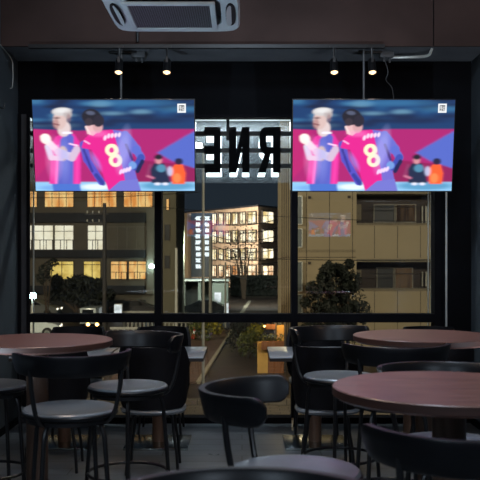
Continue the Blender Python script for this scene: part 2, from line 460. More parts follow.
# pair behind the viewer, seen only in the window glass
for x, lb in ((2.10,'right'),(-0.82,'left')):
    wr = 1.0
    television('%s television on the rear wall, seen reflected in the glass' % lb, (x, -5.0+0.0, 2.25), wr, 0, PI, 3.2, 'televisions on the rear wall', screen_mesh(wr, wr*9/16, 162, 92))

# ================================================================== CEILING THINGS
# cassette air conditioner
AX, AY, AZ = 0.0, 0.0, 3.05
axl = (118-CX)/F*5.92; axr = (240-CX)/F*5.92
ac = thing('air_conditioner', 'pale ceiling cassette air conditioner above the left television', 'air conditioner', ((axl+axr)/2, 5.5, 3.042))
hw = (axr-axl)/2
def ac_panel(bm):
    prof = [(hw*0.0,0.02)]
    pts = [(0.42,0.012),(hw*0.97,0.0),(hw,0.02),(hw,0.05),(hw*0.95,0.07)]
    lathe(bm, [(0.30,0.012),(hw*0.97,0.0),(hw,0.015),(hw,0.045),(hw*0.9,0.07),(0.30,0.07),(0.30,0.012)], 64, sq=9)
one('panel', M['ac_white'], ac_panel, ac)
one('body', M['grey_plastic'], lambda bm: bx(bm, (0,0,0.20), (hw*1.8,hw*1.8,0.26), bevel=0.01), ac)
def ac_frame(bm):
    for s in (-1,1):
        bx(bm, (-0.02+s*0.27,0.045,0.002), (0.035,0.60,0.02), bevel=0.004); bx(bm, (-0.02,0.045+s*0.282,0.002), (0.51,0.035,0.02), bevel=0.004)
one('grille_frame', M['ac_white'], ac_frame, ac)
one('grille', M['grille'], lambda bm: bx(bm, (-0.02,0.045,0.004), (0.51,0.53,0.008)), ac)
for k in (0,2):
    a = k*PI/2
    R = Matrix.Rotation(a, 3, 'Z')
    def slot(bm):
        prof = []
        n = 24
        vs = [bm.verts.new(R @ Vector((0.362+0.032*math.cos(2*PI*i/n), 0.24*math.copysign(abs(math.sin(2*PI*i/n))**0.7, math.sin(2*PI*i/n)), -0.004+0.0))) for i in range(n)]
        vt = [bm.verts.new(v.co+Vector((0,0,0.02))) for v in vs]
        bm.faces.new(vs); bm.faces.new(vt[::-1])
        for i in range(n): bm.faces.new((vs[i], vs[(i+1)%n], vt[(i+1)%n], vt[i]))
    sl = one('air_outlet', M['slot'], slot, ac, label='dark curved air outlet')
    def flap(bm):
        n = 24
        vs = [bm.verts.new(R @ Vector((0.355+0.022*math.cos(2*PI*i/n), 0.215*math.copysign(abs(math.sin(2*PI*i/n))**0.7, math.sin(2*PI*i/n)), -0.010+0.012*math.cos(2*PI*i/n)))) for i in range(n)]
        vt = [bm.verts.new(v.co+Vector((0,0,0.005))) for v in vs]
        bm.faces.new(vs); bm.faces.new(vt[::-1])
        for i in range(n): bm.faces.new((vs[i], vs[(i+1)%n], vt[(i+1)%n], vt[i]))
    one('flap', M['ac_white'], flap, sl)
for sx in (-1,1):
    for sy in (-1,1):
        one('hanger_rod', M['steel'], lambda bm: tube(bm, [(sx*0.33,sy*0.33,0.3),(sx*0.33,sy*0.33,0.858)], 0.005), ac)
tag(one('cable', M['alu'], lambda bm: tube(bm, smooth_path([(0.0,5.62,3.27),(0.03,5.6,3.245),(0.06,5.6,3.25),(0.09,5.6,3.29),(0.12,5.6,3.4),(0.13,5.6,3.9)]), 0.004, 6)), 'thin pale cable curling up from the air conditioner edge', 'cable')

# lighting rail and its four spotlights
tag(one('lighting_rail', M['dark_plastic'], lambda bm: bx2(bm, at(30,0,7.18).x, at(384,0,7.18).x, 7.165-0.04, 7.165, 3.225, 3.255)), 'long black lighting rail fixed along the brown beam', 'lighting rail')
M['lamp_lens'] = emis('warm lamp lens', srgb(255,214,160), 3.2, var=0.3, scale=30)
def spotlight():
    t = thing('spotlight', '', 'spotlight')
    R = Matrix.Rotation(math.radians(-24), 3, 'X')
    one('stem', M['black_metal'], lambda bm: (tube(bm, [(0,0,0.235),(0,0,0.115)], 0.009), bx(bm, (0,0,0.225), (0.07,0.032,0.02)), bx(bm, (0,0,0.12), (0.02,0.05,0.05))), t)
    def can(bm):
        lathe(bm, [(0,0.13),(0.026,0.128),(0.031,0.12),(0.034,0.0),(0.031,0.0),(0.030,0.014),(0,0.014)], 24)
        bmesh.ops.rotate(bm, cent=(0,0,0.07), matrix=R, verts=bm.verts[:])
    one('housing', M['black_metal'], can, t)
    def lens(bm):
        lathe(bm, [(0,-0.006),(0.018,-0.004),(0.029,0.006),(0.029,0.0135),(0,0.0135)], 24)
        bmesh.ops.rotate(bm, cent=(0,0,0.07), matrix=R, verts=bm.verts[:])
    one('lens', M['lamp_lens'], lens, t, label='warm glowing lens')
    return t
sp0 = spotlight()
spl = [(119,72.5,'leftmost black spotlight of four, above the left television'),(167,72.5,'second black spotlight from the left, above the left television'),
       (334,71,'third black spotlight from the left, above the right television'),(372,71,'rightmost black spotlight of four, above the right television')]
for i, (px, py, lb) in enumerate(spl):
    o = sp0 if i == 0 else copy_tree(sp0)
    o.location = at(px, py, 7.12); o.location.z = 3.005
    tag(o, lb, 'spotlight', 'spotlights on the rail')
    ld = bpy.data.lights.new('spot', 'SPOT'); ld.energy = 24; ld.color = (1,0.80,0.58); ld.spot_size = math.radians(70); ld.spot_blend = 0.7; ld.shadow_soft_size = 0.03
    lo = bpy.data.objects.new('spot_light', ld); COL.objects.link(lo); lo.location = o.location+Vector((0,-0.05,-0.02)); lo.rotation_euler = (math.radians(-24),0,0)

# dark track pieces, junction boxes, conduit
for px, lb, w in ((123,'flat black rail connector beside the leftmost spotlight',0.24),(370,'flat black rail connector beside the rightmost spotlight',0.2)):
    tag(one('rail_connector', M['dark_plastic'], lambda bm: bx(bm, at(px,54.5,7.35)+Vector((0,0,0.02)), (w,0.06,0.025), bevel=0.004)), lb, 'rail connector')
def jbox(bm, px):
    c = at(px,56,7.4); bx(bm, (c.x,7.4,3.225), (0.12,0.12,0.05), bevel=0.006); tube(bm, [(c.x-0.02,7.38,3.2),(c.x-0.02,7.38,3.17)], 0.008); tube(bm, [(c.x+0.03,7.38,3.2),(c.x+0.03,7.38,3.16)], 0.008)
tag(one('junction_box', M['grey_plastic'], lambda bm: jbox(bm,139)), 'grey junction box under the soffit beside the leftmost spotlight', 'junction box')
tag(one('junction_box', M['grey_plastic'], lambda bm: jbox(bm,386)), 'grey junction box under the soffit right of the rightmost spotlight', 'junction box')
tag(one('conduit', M['alu'], lambda bm: tube(bm, smooth_path([at(390,57.5,7.4),at(415,57,7.38),at(428,55.5,7.3),at(431,51,7.24),at(432,48.5,7.22)]), 0.012)), 'pale flexible conduit bending up at the beam, right side', 'conduit')
tag(one('conduit', M['black_metal'], lambda bm: tube(bm, [(at(137.5,0,7.15).x,7.15,3.28),(at(137.5,0,7.15).x,7.15,3.88)], 0.011)), 'dark vertical conduit on the beam below the air conditioner', 'conduit')
tag(one('cable', M['grey_plastic'], lambda bm: tube(bm, smooth_path([(at(385,0,7.4).x,7.42,3.2),at(388,72,7.42),at(386,80,7.42),at(392,88,7.42),at(394,96,7.42)+Vector((0,0,-0.05))]), 0.004, 6)), 'thin grey cable dropping behind the right television', 'cable')
tag(one('cable', M['alu'], lambda bm: tube(bm, smooth_path([(XL+0.008,6.95,3.26),(XL+0.008,7.45,3.22),(XL+0.010,7.52,3.12),(XL+0.010,7.5,2.98),(XL+0.010,7.44,2.95)]), 0.005, 6)), 'thin grey cable stapled high on the left wall', 'cable')
tag(one('wall_hook', M['black_metal'], lambda bm: (bx(bm, at(10,100,7.0)+Vector((0,0,0)) if False else (XL+0.012,7.05,2.72), (0.024,0.05,0.07), bevel=0.004), tube(bm, smooth_path([(XL+0.02,7.05,2.72),(XL+0.06,7.05,2.71),(XL+0.07,7.05,2.75)]), 0.006))), 'small dark hook on the left wall beside the television', 'hook')

# ================================================================== TABLES
def round_table(x, d, label, pat):
    t = thing('round_table', label, 'table', (x,d,0), 0, 'round high tables')
    r = 0.40
    one('tabletop', M['wood_top'], lambda bm: lathe(bm, [(0,1.05),(r-0.004,1.05),(r,1.046),(r,1.022),(r-0.012,1.012),(0,1.012)], 96), t)
    one('edge_band', M['wood_edge'], lambda bm: lathe(bm, [(r+0.0015,1.047),(r+0.0015,1.021),(r-0.002,1.021),(r-0.002,1.047),(r+0.0015,1.047)], 96), t, label='darker wood edge')
    one('post', M['pole_wood'], lambda bm: lathe(bm, [(0,1.0),(0.058,1.0),(0.058,0.03),(0,0.03)], 32), t)
    one('mounting_plate', M['black_metal'], lambda bm: lathe(bm, [(0,1.012),(0.15,1.012),(0.15,1.0),(0,1.0)], 32), t)
    one('base_plate', M['black_metal'], lambda bm: lathe(bm, [(0,0.03),(0.07,0.03),(0.23,0.014),(0.235,0.0),(0,0.0)], 48), t)
    return t
RT = [(-1.10,4.62,'round brown high table by the left wall'),(0.715,2.97,'round brown high table nearest the viewer, at the right'),(1.035,4.89,'round brown high table near the window, by the right wall')]
for x, d, lb in RT: round_table(x, d, lb, None)

def window_table(x, label):
    t = thing('square_table', label, 'table', (x,7.0,0), 0, 'square tables along the window')
    one('tabletop', M['bistro_top'], lambda bm: bx2(bm, -0.37,0.37,-0.38,0.38, 0.712,0.722, bevel=0.002), t)
    one('edge_band', M['bistro_edge'], lambda bm: bx2(bm, -0.371,0.371,-0.381,0.381, 0.687,0.712), t, label='dark edge and underside')
    one('post', M['pole_wood'], lambda bm: lathe(bm, [(0,0.687),(0.052,0.687),(0.052,0.018),(0,0.018)], 32, c=(0,-0.1,0)), t)
    one('base_plate', M['steel'], lambda bm: bx2(bm, -0.25,0.25,-0.37,0.13, 0.0,0.018, bevel=0.002), t)
WT = [(-0.668,'square window table left of centre, pale reflection on top'),(-1.425,'square window table beside the left wall'),
      (0.585,'square window table right of centre, pale reflection on top'),(1.345,'square window table beside the right wall')]
for x, lb in WT: window_table(x, lb)

# ================================================================== STOOLS AND CHAIRS
def leg_tube(bm, a, r0, z0, r1, zb, rf, rad):
    def p(r, z): return Vector((r*math.sin(a), -r*math.cos(a), z))
    tube(bm, smooth_path([p(r0,z0),p((r0+r1)/2,z0),p(r1-0.012,z0-0.008),p(r1+0.008,z0-0.05),p(r1+0.016,z0-0.12),p((r1+0.016)*0.4+rf*0.6,z0*0.4),p(rf,0.0)],4), rad, 8)
def leg_r(z, z0, r1, rf): return (r1+0.016)+(rf-(r1+0.016))*(1-z/(z0-0.12))
def bar_stool():
    t = thing('bar_stool', '', 'bar stool')
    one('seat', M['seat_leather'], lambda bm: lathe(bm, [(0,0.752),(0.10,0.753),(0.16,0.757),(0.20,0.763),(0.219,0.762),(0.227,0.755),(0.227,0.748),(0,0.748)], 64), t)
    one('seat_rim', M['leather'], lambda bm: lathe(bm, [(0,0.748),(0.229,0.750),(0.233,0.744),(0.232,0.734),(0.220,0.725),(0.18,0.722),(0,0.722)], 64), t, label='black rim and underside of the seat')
    one('seat_frame', M['black_metal'], lambda bm: lathe(bm, [(0.13,0.722),(0.205,0.722),(0.205,0.700),(0.13,0.700),(0.13,0.722)], 48), t)
    def band(tt, a):
        e = min(tt, 1-tt)*176/180*PI*0.275
        k = math.sqrt(max(0, 1-(1-min(1, (e+0.004)/0.05))**2)); hh = 0.05*max(0.12, k)
        mid = 1.0-0.006*math.sin(tt*PI)
        # top and bottom are rounded; the band leans slightly outward at the top
        out = []
        for u, w in ((-1,0.4),(-0.86,0.9),(-0.4,1),(0.4,1),(0.9,0.95),(1,0.72)): out.append((0.264+0.014*w+0.012*u*hh/0.05, mid+u*hh))
        for u, w in ((1,0.72),(0.9,0.95),(0.4,1),(-0.4,1),(-0.86,0.9),(-1,0.4)): out.append((0.264-0.014*w+0.012*u*hh/0.05, mid+u*hh))
        return out
    one('backrest', M['leather'], lambda bm: (sweep_arc(bm, -math.radians(88), math.radians(88), 64, band), bmesh.ops.translate(bm, vec=(0,-0.05,0), verts=bm.verts[:])), t)
    for s in (-1, 1):
        def post(bm):
            a = s*math.radians(46)
            def p(r, z, da=0): return Vector((r*math.sin(a+da*s), -r*math.cos(a+da*s), z))
            tube(bm, smooth_path([p(0.297,0.98),p(0.285,0.88),p(0.262,0.78),p(0.240,0.735),p(0.214,0.712),p(0.19,0.708)],4), 0.011, 8)
        one('back_post', M['black_metal'], post, t)
    for k in range(4):
        one('leg', M['black_metal'], lambda bm: leg_tube(bm, PI/4+k*PI/2, 0.13, 0.700, 0.19, 0, 0.245, 0.0115), t)
    rr = leg_r(0.26, 0.700, 0.19, 0.245)
    one('foot_ring', M['black_metal'], lambda bm: tube(bm, [(rr*math.cos(2*PI*i/48), rr*math.sin(2*PI*i/48), 0.26) for i in range(48)], 0.009, 8, closed=True), t)
    return t
def shell_chair():
    t = thing('dining_chair', '', 'chair')
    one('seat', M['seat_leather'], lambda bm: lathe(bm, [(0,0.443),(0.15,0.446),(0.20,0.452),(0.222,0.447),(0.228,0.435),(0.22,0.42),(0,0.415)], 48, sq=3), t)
    def back(tt, a):
        s = math.sin(tt*PI); c = min(1, s*1.9)
        zt = 0.60+0.28*c**0.55; zb = 0.455+0.05*(1-c)
        q = []
        for u in (0,0.33,0.66,1): q.append((0.232+0.02*u, zb+(zt-zb)*u))
        for u in (1,0.66,0.33,0): q.append((0.208+0.02*u, zb+(zt-zb)*u))
        return q
    one('backrest', M['shell'], lambda bm: sweep_arc(bm, -math.radians(92), math.radians(92), 40, back), t)
    for k in range(4):
        one('leg', M['black_metal'], lambda bm: leg_tube(bm, PI/4+k*PI/2, 0.08, 0.408, 0.19, 0, 0.25, 0.0105), t)
    one('seat_frame', M['black_metal'], lambda bm: lathe(bm, [(0.06,0.418),(0.17,0.418),(0.17,0.402),(0.06,0.402),(0.06,0.418)], 32), t)
    return t
R_ = math.radians
ST = [(-0.84,4.20,20,'black bar stool in the left foreground, its curved back towards the viewer'),
      (0.185,2.98,-101,'black bar stool in the middle foreground, open back facing right'),
      (-0.655,4.94,142,'black bar stool left of centre, its back turned to the window'),
      (0.61,5.34,-150,'black bar stool right of centre, its back turned to the window'),
      (0.80,4.57,2,'black bar stool between the two round tables on the right'),
      (0.83,3.40,180,'black bar stool behind the nearest round table, mostly hidden by its top'),
      (0.60,2.44,5,'black bar stool in the bottom right corner, back towards the viewer'),
      (0.0,1.53,172,'black bar stool cut off by the bottom edge, nearest the viewer'),
      (-1.47,4.97,-60,'black bar stool squeezed between left wall and round table')]
st0 = bar_stool()
for i, (x, y, a, lb) in enumerate(ST):
    o = st0 if i == 0 else copy_tree(st0)
    o.location = (x,y,0); o.rotation_euler = (0,0,R_(a)); tag(o, lb, 'bar stool', 'bar stools at the round tables')
CH = [(-0.62,6.05,2,'dark dining chair on the room side of the left centre window table'),
      (0.60,6.05,-3,'dark dining chair on the room side of the right centre window table'),
      (-1.33,6.1,4,'dark dining chair on the room side of the window table by the left wall'),
      (1.40,6.15,0,'dark dining chair on the room side of the window table by the right wall'),
      (-0.69,7.38,180,'dark dining chair against the glass, left of centre'),
      (0.63,7.38,178,'dark dining chair against the glass, right of centre'),
      (-1.42,7.38,183,'dark dining chair against the glass beside the left wall'),
      (1.62,7.38,176,'dark dining chair against the glass beside the right wall')]
ch0 = shell_chair()
for i, (x, y, a, lb) in enumerate(CH):
    o = ch0 if i == 0 else copy_tree(ch0)
    o.location = (x,y,0); o.rotation_euler = (0,0,R_(a)); tag(o, lb, 'chair', 'dining chairs at the window tables')

# ================================================================== SIGN OUTSIDE THE GLASS
M['letter_lit'] = emis('lit letter face', srgb(225,240,250), 3.5, var=0.05)
def letter_shape(bm, ch, x0, x1, z0, z1, y0, y1):
    w = x1-x0; h = z1-z0; s = 0.36
    def P(pts): prism(bm, [(x0+u*w, z0+v*h) for u, v in pts], 'y', y0, y1)
    if ch == 'E':   # read from behind: open side at the left
        P([(1,0),(1,1),(1-s*1.15,1),(1-s*1.15,0)])
        for v in (0,0.41,0.83): P([(0,v),(1-s*1.15,v),(1-s*1.15,v+0.17),(0,v+0.17)])
    if ch == 'N':
        P([(0,0),(s,0),(s,1),(0,1)]); P([(1-s,0),(1,0),(1,1),(1-s,1)])
        P([(s,0),(s,0.42),(1-s,1),(1-s,0.58)]); 
    if ch == 'R':
        P([(1,0),(1,1),(1-s,1),(1-s,0)])
        P([(1-s,1),(0.22,1),(0.05,0.93),(0,0.8),(0.0,0.62),(0.06,0.5),(0.2,0.42),(1-s,0.42),(1-s,0.56),(0.36,0.56),(0.32,0.62),(0.32,0.8),(0.36,0.85),(1-s,0.85)])
        P([(0.26,0.44),(0.55,0.44),(0.30,0),(-0.06,0)])
sign = thing('shop_sign', 'large mirrored black letters E N R on rails outside the window, lit white beyond', 'sign', (0,8.0,0))
YB = 8.02
def zz(py, d): return EYE+(CY-py)/F*d
def xx_(px, d): return (px-CX)/F*d
for ch, a, b in (('E',204.5,220.5),('N',229,249.5),('R',259.5,280.5)):
    L = one('letter', M['black_paint'], lambda bm: letter_shape(bm, ch, xx_(a,YB), xx_(b,YB), zz(172.5,YB), zz(127.5,YB), YB-8.0-0.03, YB-8.0+0.03), sign)
    one('lit_face', M['letter_lit'], lambda bm: letter_shape(bm, ch, xx_(a,YB), xx_(b,YB), zz(172.0,YB), zz(128,YB), 0.50, 0.52), L, label='white glowing outer face')
for py in (133.8,150.6,166):
    one('rail', M['black_metal'], lambda bm: bx(bm, (0.0,0.05,zz(py,8.05)), (1.35,0.03,0.042)) if False else bx2(bm, -1.98,1.86,0.035,0.065,zz(py,8.05)-0.021,zz(py,8.05)+0.021), sign)
one('bracket_post', M['black_metal'], lambda bm: bx(bm, (xx_(227.8,8.04),0.06,zz(119,8.04)-0.02), (0.03,0.03,0.36)), sign)
def mat_haze():
    m = bpy.data.materials.new('haze sheet'); m.use_nodes = True
    nt = m.node_tree; n = nt.nodes; l = nt.links; n.remove(n['Principled BSDF'])
    t = n.new('ShaderNodeBsdfTransparent'); d = n.new('ShaderNodeBsdfTranslucent'); d2 = n.new('ShaderNodeBsdfDiffuse'); ad = n.new('ShaderNodeMixShader'); mx = n.new('ShaderNodeMixShader')
    nz = n.new('ShaderNodeTexNoise'); nz.inputs['Scale'].default_value = 3; nz.inputs['Detail'].default_value = 6; nz.inputs['Distortion'].default_value = 1.5
    mr = n.new('ShaderNodeMapRange'); mr.inputs['To Min'].default_value = 0.02; mr.inputs['To Max'].default_value = 0.24
    l.new(nz.outputs['Fac'], mr.inputs['Value']); l.new(mr.outputs[0], mx.inputs[0])
    d.inputs[0].default_value = (0.7,0.8,0.85,1); d2.inputs[0].default_value = (0.7,0.8,0.85,1); ad.inputs[0].default_value = 0.5
    l.new(d.outputs[0], ad.inputs[1]); l.new(d2.outputs[0], ad.inputs[2])
    l.new(t.outputs[0], mx.inputs[1]); l.new(ad.outputs[0], mx.inputs[2]); l.new(mx.outputs[0], n['Material Output'].inputs[0])
    return m
one('haze_sheet', mat_haze(), lambda bm: bx2(bm, -2.15,1.98,0.56,0.57, zz(183,8.57), zz(114,8.57)), sign, label='hazy translucent sheet added for the haze behind the letters')  # sheet added to stand in for reflected haze in the window glass
M['strip'] = emis('sign lamp strip', srgb(205,222,228), 1.6, var=0.3, scale=4)
one('lamp_strip', M['strip'], lambda bm: bx2(bm, -2.1,1.95,0.40,0.46, zz(120.5,8.43), zz(116.5,8.43)), sign, label='long white lamp strip')
one('side_post', M['alu'], lambda bm: (bx2(bm, xx_(194.6,8.5)-0.006, xx_(194.6,8.5)+0.012,0.47,0.49, zz(190,8.5), zz(115,8.5)), bx2(bm, xx_(291,8.5)-0.012, xx_(291,8.5)+0.006,0.47,0.49, zz(190,8.5), zz(115,8.5))), sign)

# ================================================================== OUTSIDE
M['asphalt'] = mat('asphalt', srgb(50,40,31), 0.6, var=0.3, scale=1.2, bump=0.2, detail=10)
M['paving'] = mat_planks('pavement slabs', (srgb(120,110,96), srgb(104,96,84)), 0.75, size=(0.6,0.3), ms=0.01)
M['dirt_path'] = mat('brick footway', srgb(88,66,52), 0.85, var=0.3, scale=3)
M['line_paint'] = mat('road paint', (0.30,0.27,0.2), 0.6)
tag(one('ground_terrain', M['asphalt'], lambda bm: bx2(bm, -60,60,9.5,260,GROUND-0.3,GROUND)), kind='structure', label='dark asphalt street and ground outside', category='ground')
bpy.data.objects['ground_terrain'].name = 'ground'

def gpt(px, py):
    d = (EYE-GROUND)*F/(py-CY); return Vector(((px-CX)/F*d, d, GROUND))
def strip(bm, pts, w, h):
    """low strip of width w along ground points"""
    for a, b in zip(pts, pts[1:]):
        dv = (b-a); n = Vector((-dv.y, dv.x, 0)).normalized()*w/2
        A = [a-n, a+n, b+n, b-n]
        lo = [bm.verts.new(p) for p in A]; hi = [bm.verts.new(p+Vector((0,0,h))) for p in A]
        bm.faces.new(lo); bm.faces.new(hi[::-1])
        for i in range(4): bm.faces.new((lo[i], lo[(i+1)%4], hi[(i+1)%4], hi[i]))
tag(one('kerb', M['line_paint'], lambda bm: strip(bm, [gpt(198,384), gpt(232,331)], 0.16, 0.10)), 'pale kerb line running along the left of the road', 'kerb', kind='structure')
tag(one('footway', M['dirt_path'], lambda bm: prism(bm, [tuple(gpt(197,384))[:2], tuple(gpt(230.5,331))[:2], (-6.5,gpt(230,331).y), (-5.2,gpt(197,384).y)], 'z', GROUND, GROUND+0.08)), 'brown brick footway left of the kerb', 'footway', kind='structure')
tag(one('road_marking', M['line_paint'], lambda bm: strip(bm, [gpt(241.5,313), gpt(250,300.5)], 0.35, 0.006)), 'white painted centre line on the far road', 'road marking', kind='structure')
tag(one('road_marking', M['line_paint'], lambda bm: strip(bm, [gpt(238,297), gpt(276,297)], 0.9, 0.006)), 'white painted stop line across the far road', 'road marking', kind='structure')
tag(one('pavement', M['paving'], lambda bm: (bx2(bm, -11,11,26.6,28.2,GROUND,GROUND+0.10), bx2(bm, -11,11,28.9,29.3,GROUND,GROUND+0.16))), 'pale pavement strip below the window', 'pavement', kind='structure')

# ---- foliage helper
def leaves(bm, blobs, n, s, rnd):
    for i in range(n):
        c, r = rnd.choice(blobs)
        while True:
            v = Vector((rnd.uniform(-1,1),rnd.uniform(-1,1),rnd.uniform(-1,1)))
            if 0.15 < v.length < 1: break
        v = v*(0.55+0.45*rnd.random())/max(v.length, 0.4) if rnd.random() < 0.6 else v
        p = Vector(c)+Vector((v.x*r[0], v.y*r[1], v.z*r[2]))
        u = Vector((rnd.gauss(0,1),rnd.gauss(0,1),rnd.gauss(0,1))).normalized()
        w = u.cross(Vector((rnd.gauss(0,1),rnd.gauss(0,1),rnd.gauss(0,1)))).normalized()
        q = s*rnd.uniform(0.6,1.3)
        bm.faces.new([bm.verts.new(p-u*q), bm.verts.new(p+w*q*0.45), bm.verts.new(p+u*q), bm.verts.new(p-w*q*0.45)])
M['leaf_dark'] = mat('dark leaves', srgb(30,36,28), 0.7, var=0.4, scale=2)
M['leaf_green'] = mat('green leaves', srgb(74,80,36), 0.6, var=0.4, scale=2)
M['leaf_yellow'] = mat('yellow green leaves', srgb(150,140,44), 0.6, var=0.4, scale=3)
M['bark'] = mat('bark', srgb(70,58,46), 0.85, var=0.3, scale=6, stretch=(3,3,0.5))
def bush(name, label, cat, base, blobs, n, s, m, trunk=0.05, seed=1, group=None):
    rnd = random.Random(seed)
    t = thing(name, label, cat, base, 0, group)
    one('foliage', m, lambda bm: leaves(bm, blobs, n, s, rnd), t, smooth=False)
    def tr(bm):
        for c, r in blobs:
            tube(bm, smooth_path([(c[0]*0.1,c[1]*0.1,0),(c[0]*0.3,c[1]*0.4,c[2]*0.45),(c[0]*0.9,c[1]*0.9,c[2])],3), [trunk*(1-0.07*i) for i in range(7)], 6)
    one('trunk', M['bark'], tr, t)
    return t
k40 = 36.0/F
# tree before the right building
gx = (338-CX)*k40
def rb(px, py, rx, ry): return (((px-338)*k40, random.uniform(-.4,.4), EYE+(CY-py)*k40-GROUND), (rx*k40, 0.9, ry*k40))
bush('leafy_tree', 'dense dark tree standing before the beige building', 'tree', (gx,36.0,GROUND),
     [rb(random.gauss(338,13),random.uniform(285,330),5.5,6) for _ in range(26)]+[rb(325+random.gauss(0,3),266+i*3,4,5) for i in range(5)]+[rb(344+random.gauss(0,4),264+i*4,4,5) for i in range(5)]+[rb(326,273,6,8), rb(341,271,6,8), rb(332,283,14,12), rb(315,290,9,10), rb(352,280,9,10), rb(350,300,17,16), rb(322,306,17,15), rb(336,320,26,16), rb(362,312,9,12), rb(308,322,7,10), rb(336,345,30,20)], 15000, 0.085, M['leaf_dark'], 0.07, 3)
k70 = 66.0/F
def rc(px, py, rx, ry, bpx): return (((px-bpx)*k70, random.uniform(-.6,.6), EYE+(CY-py)*k70-GROUND), (rx*k70, 1.4, ry*k70))
bush('leafy_tree', 'low spreading dark tree before the lit left building', 'tree', ((82-CX)*k70,66.0,GROUND),
     [rc(random.gauss(82,12),random.uniform(280,303),7,5,82) for _ in range(22)]+[rc(78,282,14,8,82), rc(92,290,16,9,82), rc(66,289,14,8,82), rc(80,296,26,7,82), rc(58,281,6,7,82), rc(108,294,9,6,82), rc(100,284,7,6,82)], 8500, 0.18, M['leaf_dark'], 0.12, 4)
bush('sparse_tree', 'thin bare-topped tree before the yellow lit windows', 'tree', ((57-CX)*k70,62.5,GROUND),
     [rc(57,268,6,7,57), rc(52,276,6,7,57), rc(62,262,4,4,57)], 260, 0.16, M['leaf_dark'], 0.06, 5)
def shrub(px, py, d, r, h, n, m, label, seed, s=0.07, name='shrub'):
    b = at(px, py, d); z = GROUND
    bush(name, label, 'shrub', (b.x, d, z), [((-r*.5,0,h*.45),(r*.6,r*.6,h*.45)), ((r*.4,0,h*.5),(r*.6,r*.6,h*.5)), ((0,.1,h*.72),(r*.6,r*.6,h*.32))], n, s, m, 0.03, seed)
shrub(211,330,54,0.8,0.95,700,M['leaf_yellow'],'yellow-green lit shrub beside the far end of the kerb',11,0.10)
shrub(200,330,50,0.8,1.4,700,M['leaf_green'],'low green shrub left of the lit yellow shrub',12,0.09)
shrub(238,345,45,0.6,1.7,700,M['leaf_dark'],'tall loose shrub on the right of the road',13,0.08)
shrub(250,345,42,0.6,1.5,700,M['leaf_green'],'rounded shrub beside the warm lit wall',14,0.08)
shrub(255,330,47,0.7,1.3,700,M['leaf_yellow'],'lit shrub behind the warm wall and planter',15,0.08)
for px, lb, w in ((331,'yellow-flecked plant patch at the pavement edge, right side',0.45),(138,'yellow-flecked plant patch at the pavement edge, left side',0.55),(215,'green plant patch at the pavement edge, centre',0.3)):
    b = gpt(px, 413)
    bush('ground_plant', lb, 'plant', (b.x, 28.55, GROUND), [((-w*.5,0,.12),(w*.6,.25,.16)), ((w*.4,0,.15),(w*.6,.25,.16))], 420, 0.05, M['leaf_yellow'], 0.01, int(px))

# ---- lamps posts, poles
M['pole_grey'] = mat('grey concrete post', srgb(150,150,142), 0.7, var=0.15, scale=3, stretch=(1,1,0.3))
M['lamp_white'] = emis('white street lamp', srgb(235,245,255), 26.0)
M['lamp_cool'] = emis('cool street lamp', srgb(200,240,240), 60.0)
def pole(name, label, cat, px, d, ytop, r, m=None):
    x = (px-CX)/F*d
    t = thing(name, label, cat, (x,d,GROUND))
    H = EYE+(CY-ytop)/F*d-GROUND
    one('post', m or M['pole_grey'], lambda bm: tube(bm, [(0,0,0),(0,0,H)], [r, r*0.75], 12), t)
    return t, H
t, H = pole('street_lamp', 'tall street lamp with square glowing head left of the sign letters', 'street lamp', 203.2, 30, 146, 0.055)
one('arm', M['pole_grey'], lambda bm: tube(bm, [(0,0,H-0.05),(-0.16,0,H+0.02)], 0.03), t)
one('lamp_head', M['lamp_white'], lambda bm: bx(bm, (-0.16,0,H+0.0), (0.24,0.2,0.2), bevel=0.03), t)
pole('utility_pole', 'plain concrete utility pole behind the street lamp', 'utility pole', 210.5, 62, 225, 0.14)
pole('utility_pole', 'pale mottled concrete pole left of centre', 'utility pole', 176.5, 44, 248, 0.09)
pole('signpost', 'thin grey post at the left road edge', 'post', 225.5, 60, 262, 0.07)
M['pole_dark'] = mat('dark utility pole', srgb(46,44,42), 0.8)
t, H = pole('utility_pole', 'dark utility pole with crossarms before the left building', 'utility pole', 104.5, 55, 203, 0.15, M['pole_dark'])
for dz, w in ((-0.7,1.5),(-1.25,1.1)):
    a = one('crossarm', M['pole_dark'], lambda bm: bx(bm, (-0.5,0,H+dz), (w,0.08,0.09)), t)
    for q in (-1.1,-0.75,-0.35): one('insulator', M['pole_grey'], lambda bm: lathe(bm, [(0,0.18),(0.04,0.16),(0.05,0.04),(0.03,0),(0,0)], 10, c=(q,0,H+dz+0.045)), a)
# wires
def wire(label, a, b, sag, r=0.02):
    a = Vector(a); b = Vector(b)
    pts = [a.lerp(b, i/14)+Vector((0,0,-sag*4*(i/14)*(1-i/14))) for i in range(15)]
    tag(one('overhead_wire', M['black_metal'], lambda bm: tube(bm, pts, r, 5)), label, 'wire', 'overhead wires')
wire('overhead wire crossing the upper part of the beige building', at(150,206,34), at(460,222,34), 0.15, 0.012)
wire('overhead wire running level across the beige building at mid height', at(230,257,37), at(470,259,37), 0.1, 0.018)
wire('overhead wire crossing the first floor windows of the left building', at(-30,196,50), at(200,192,50), 0.2)
for i in range(9):
    wire(['highest','second','third','fourth','middle','sixth','seventh','eighth','lowest'][i]+' of the nine wires sagging before the bright timber building', at(205+i*2,222+i*6,64+i), at(300,212+i*7.5,52+i), 0.5+0.1*(i%3), 0.03)

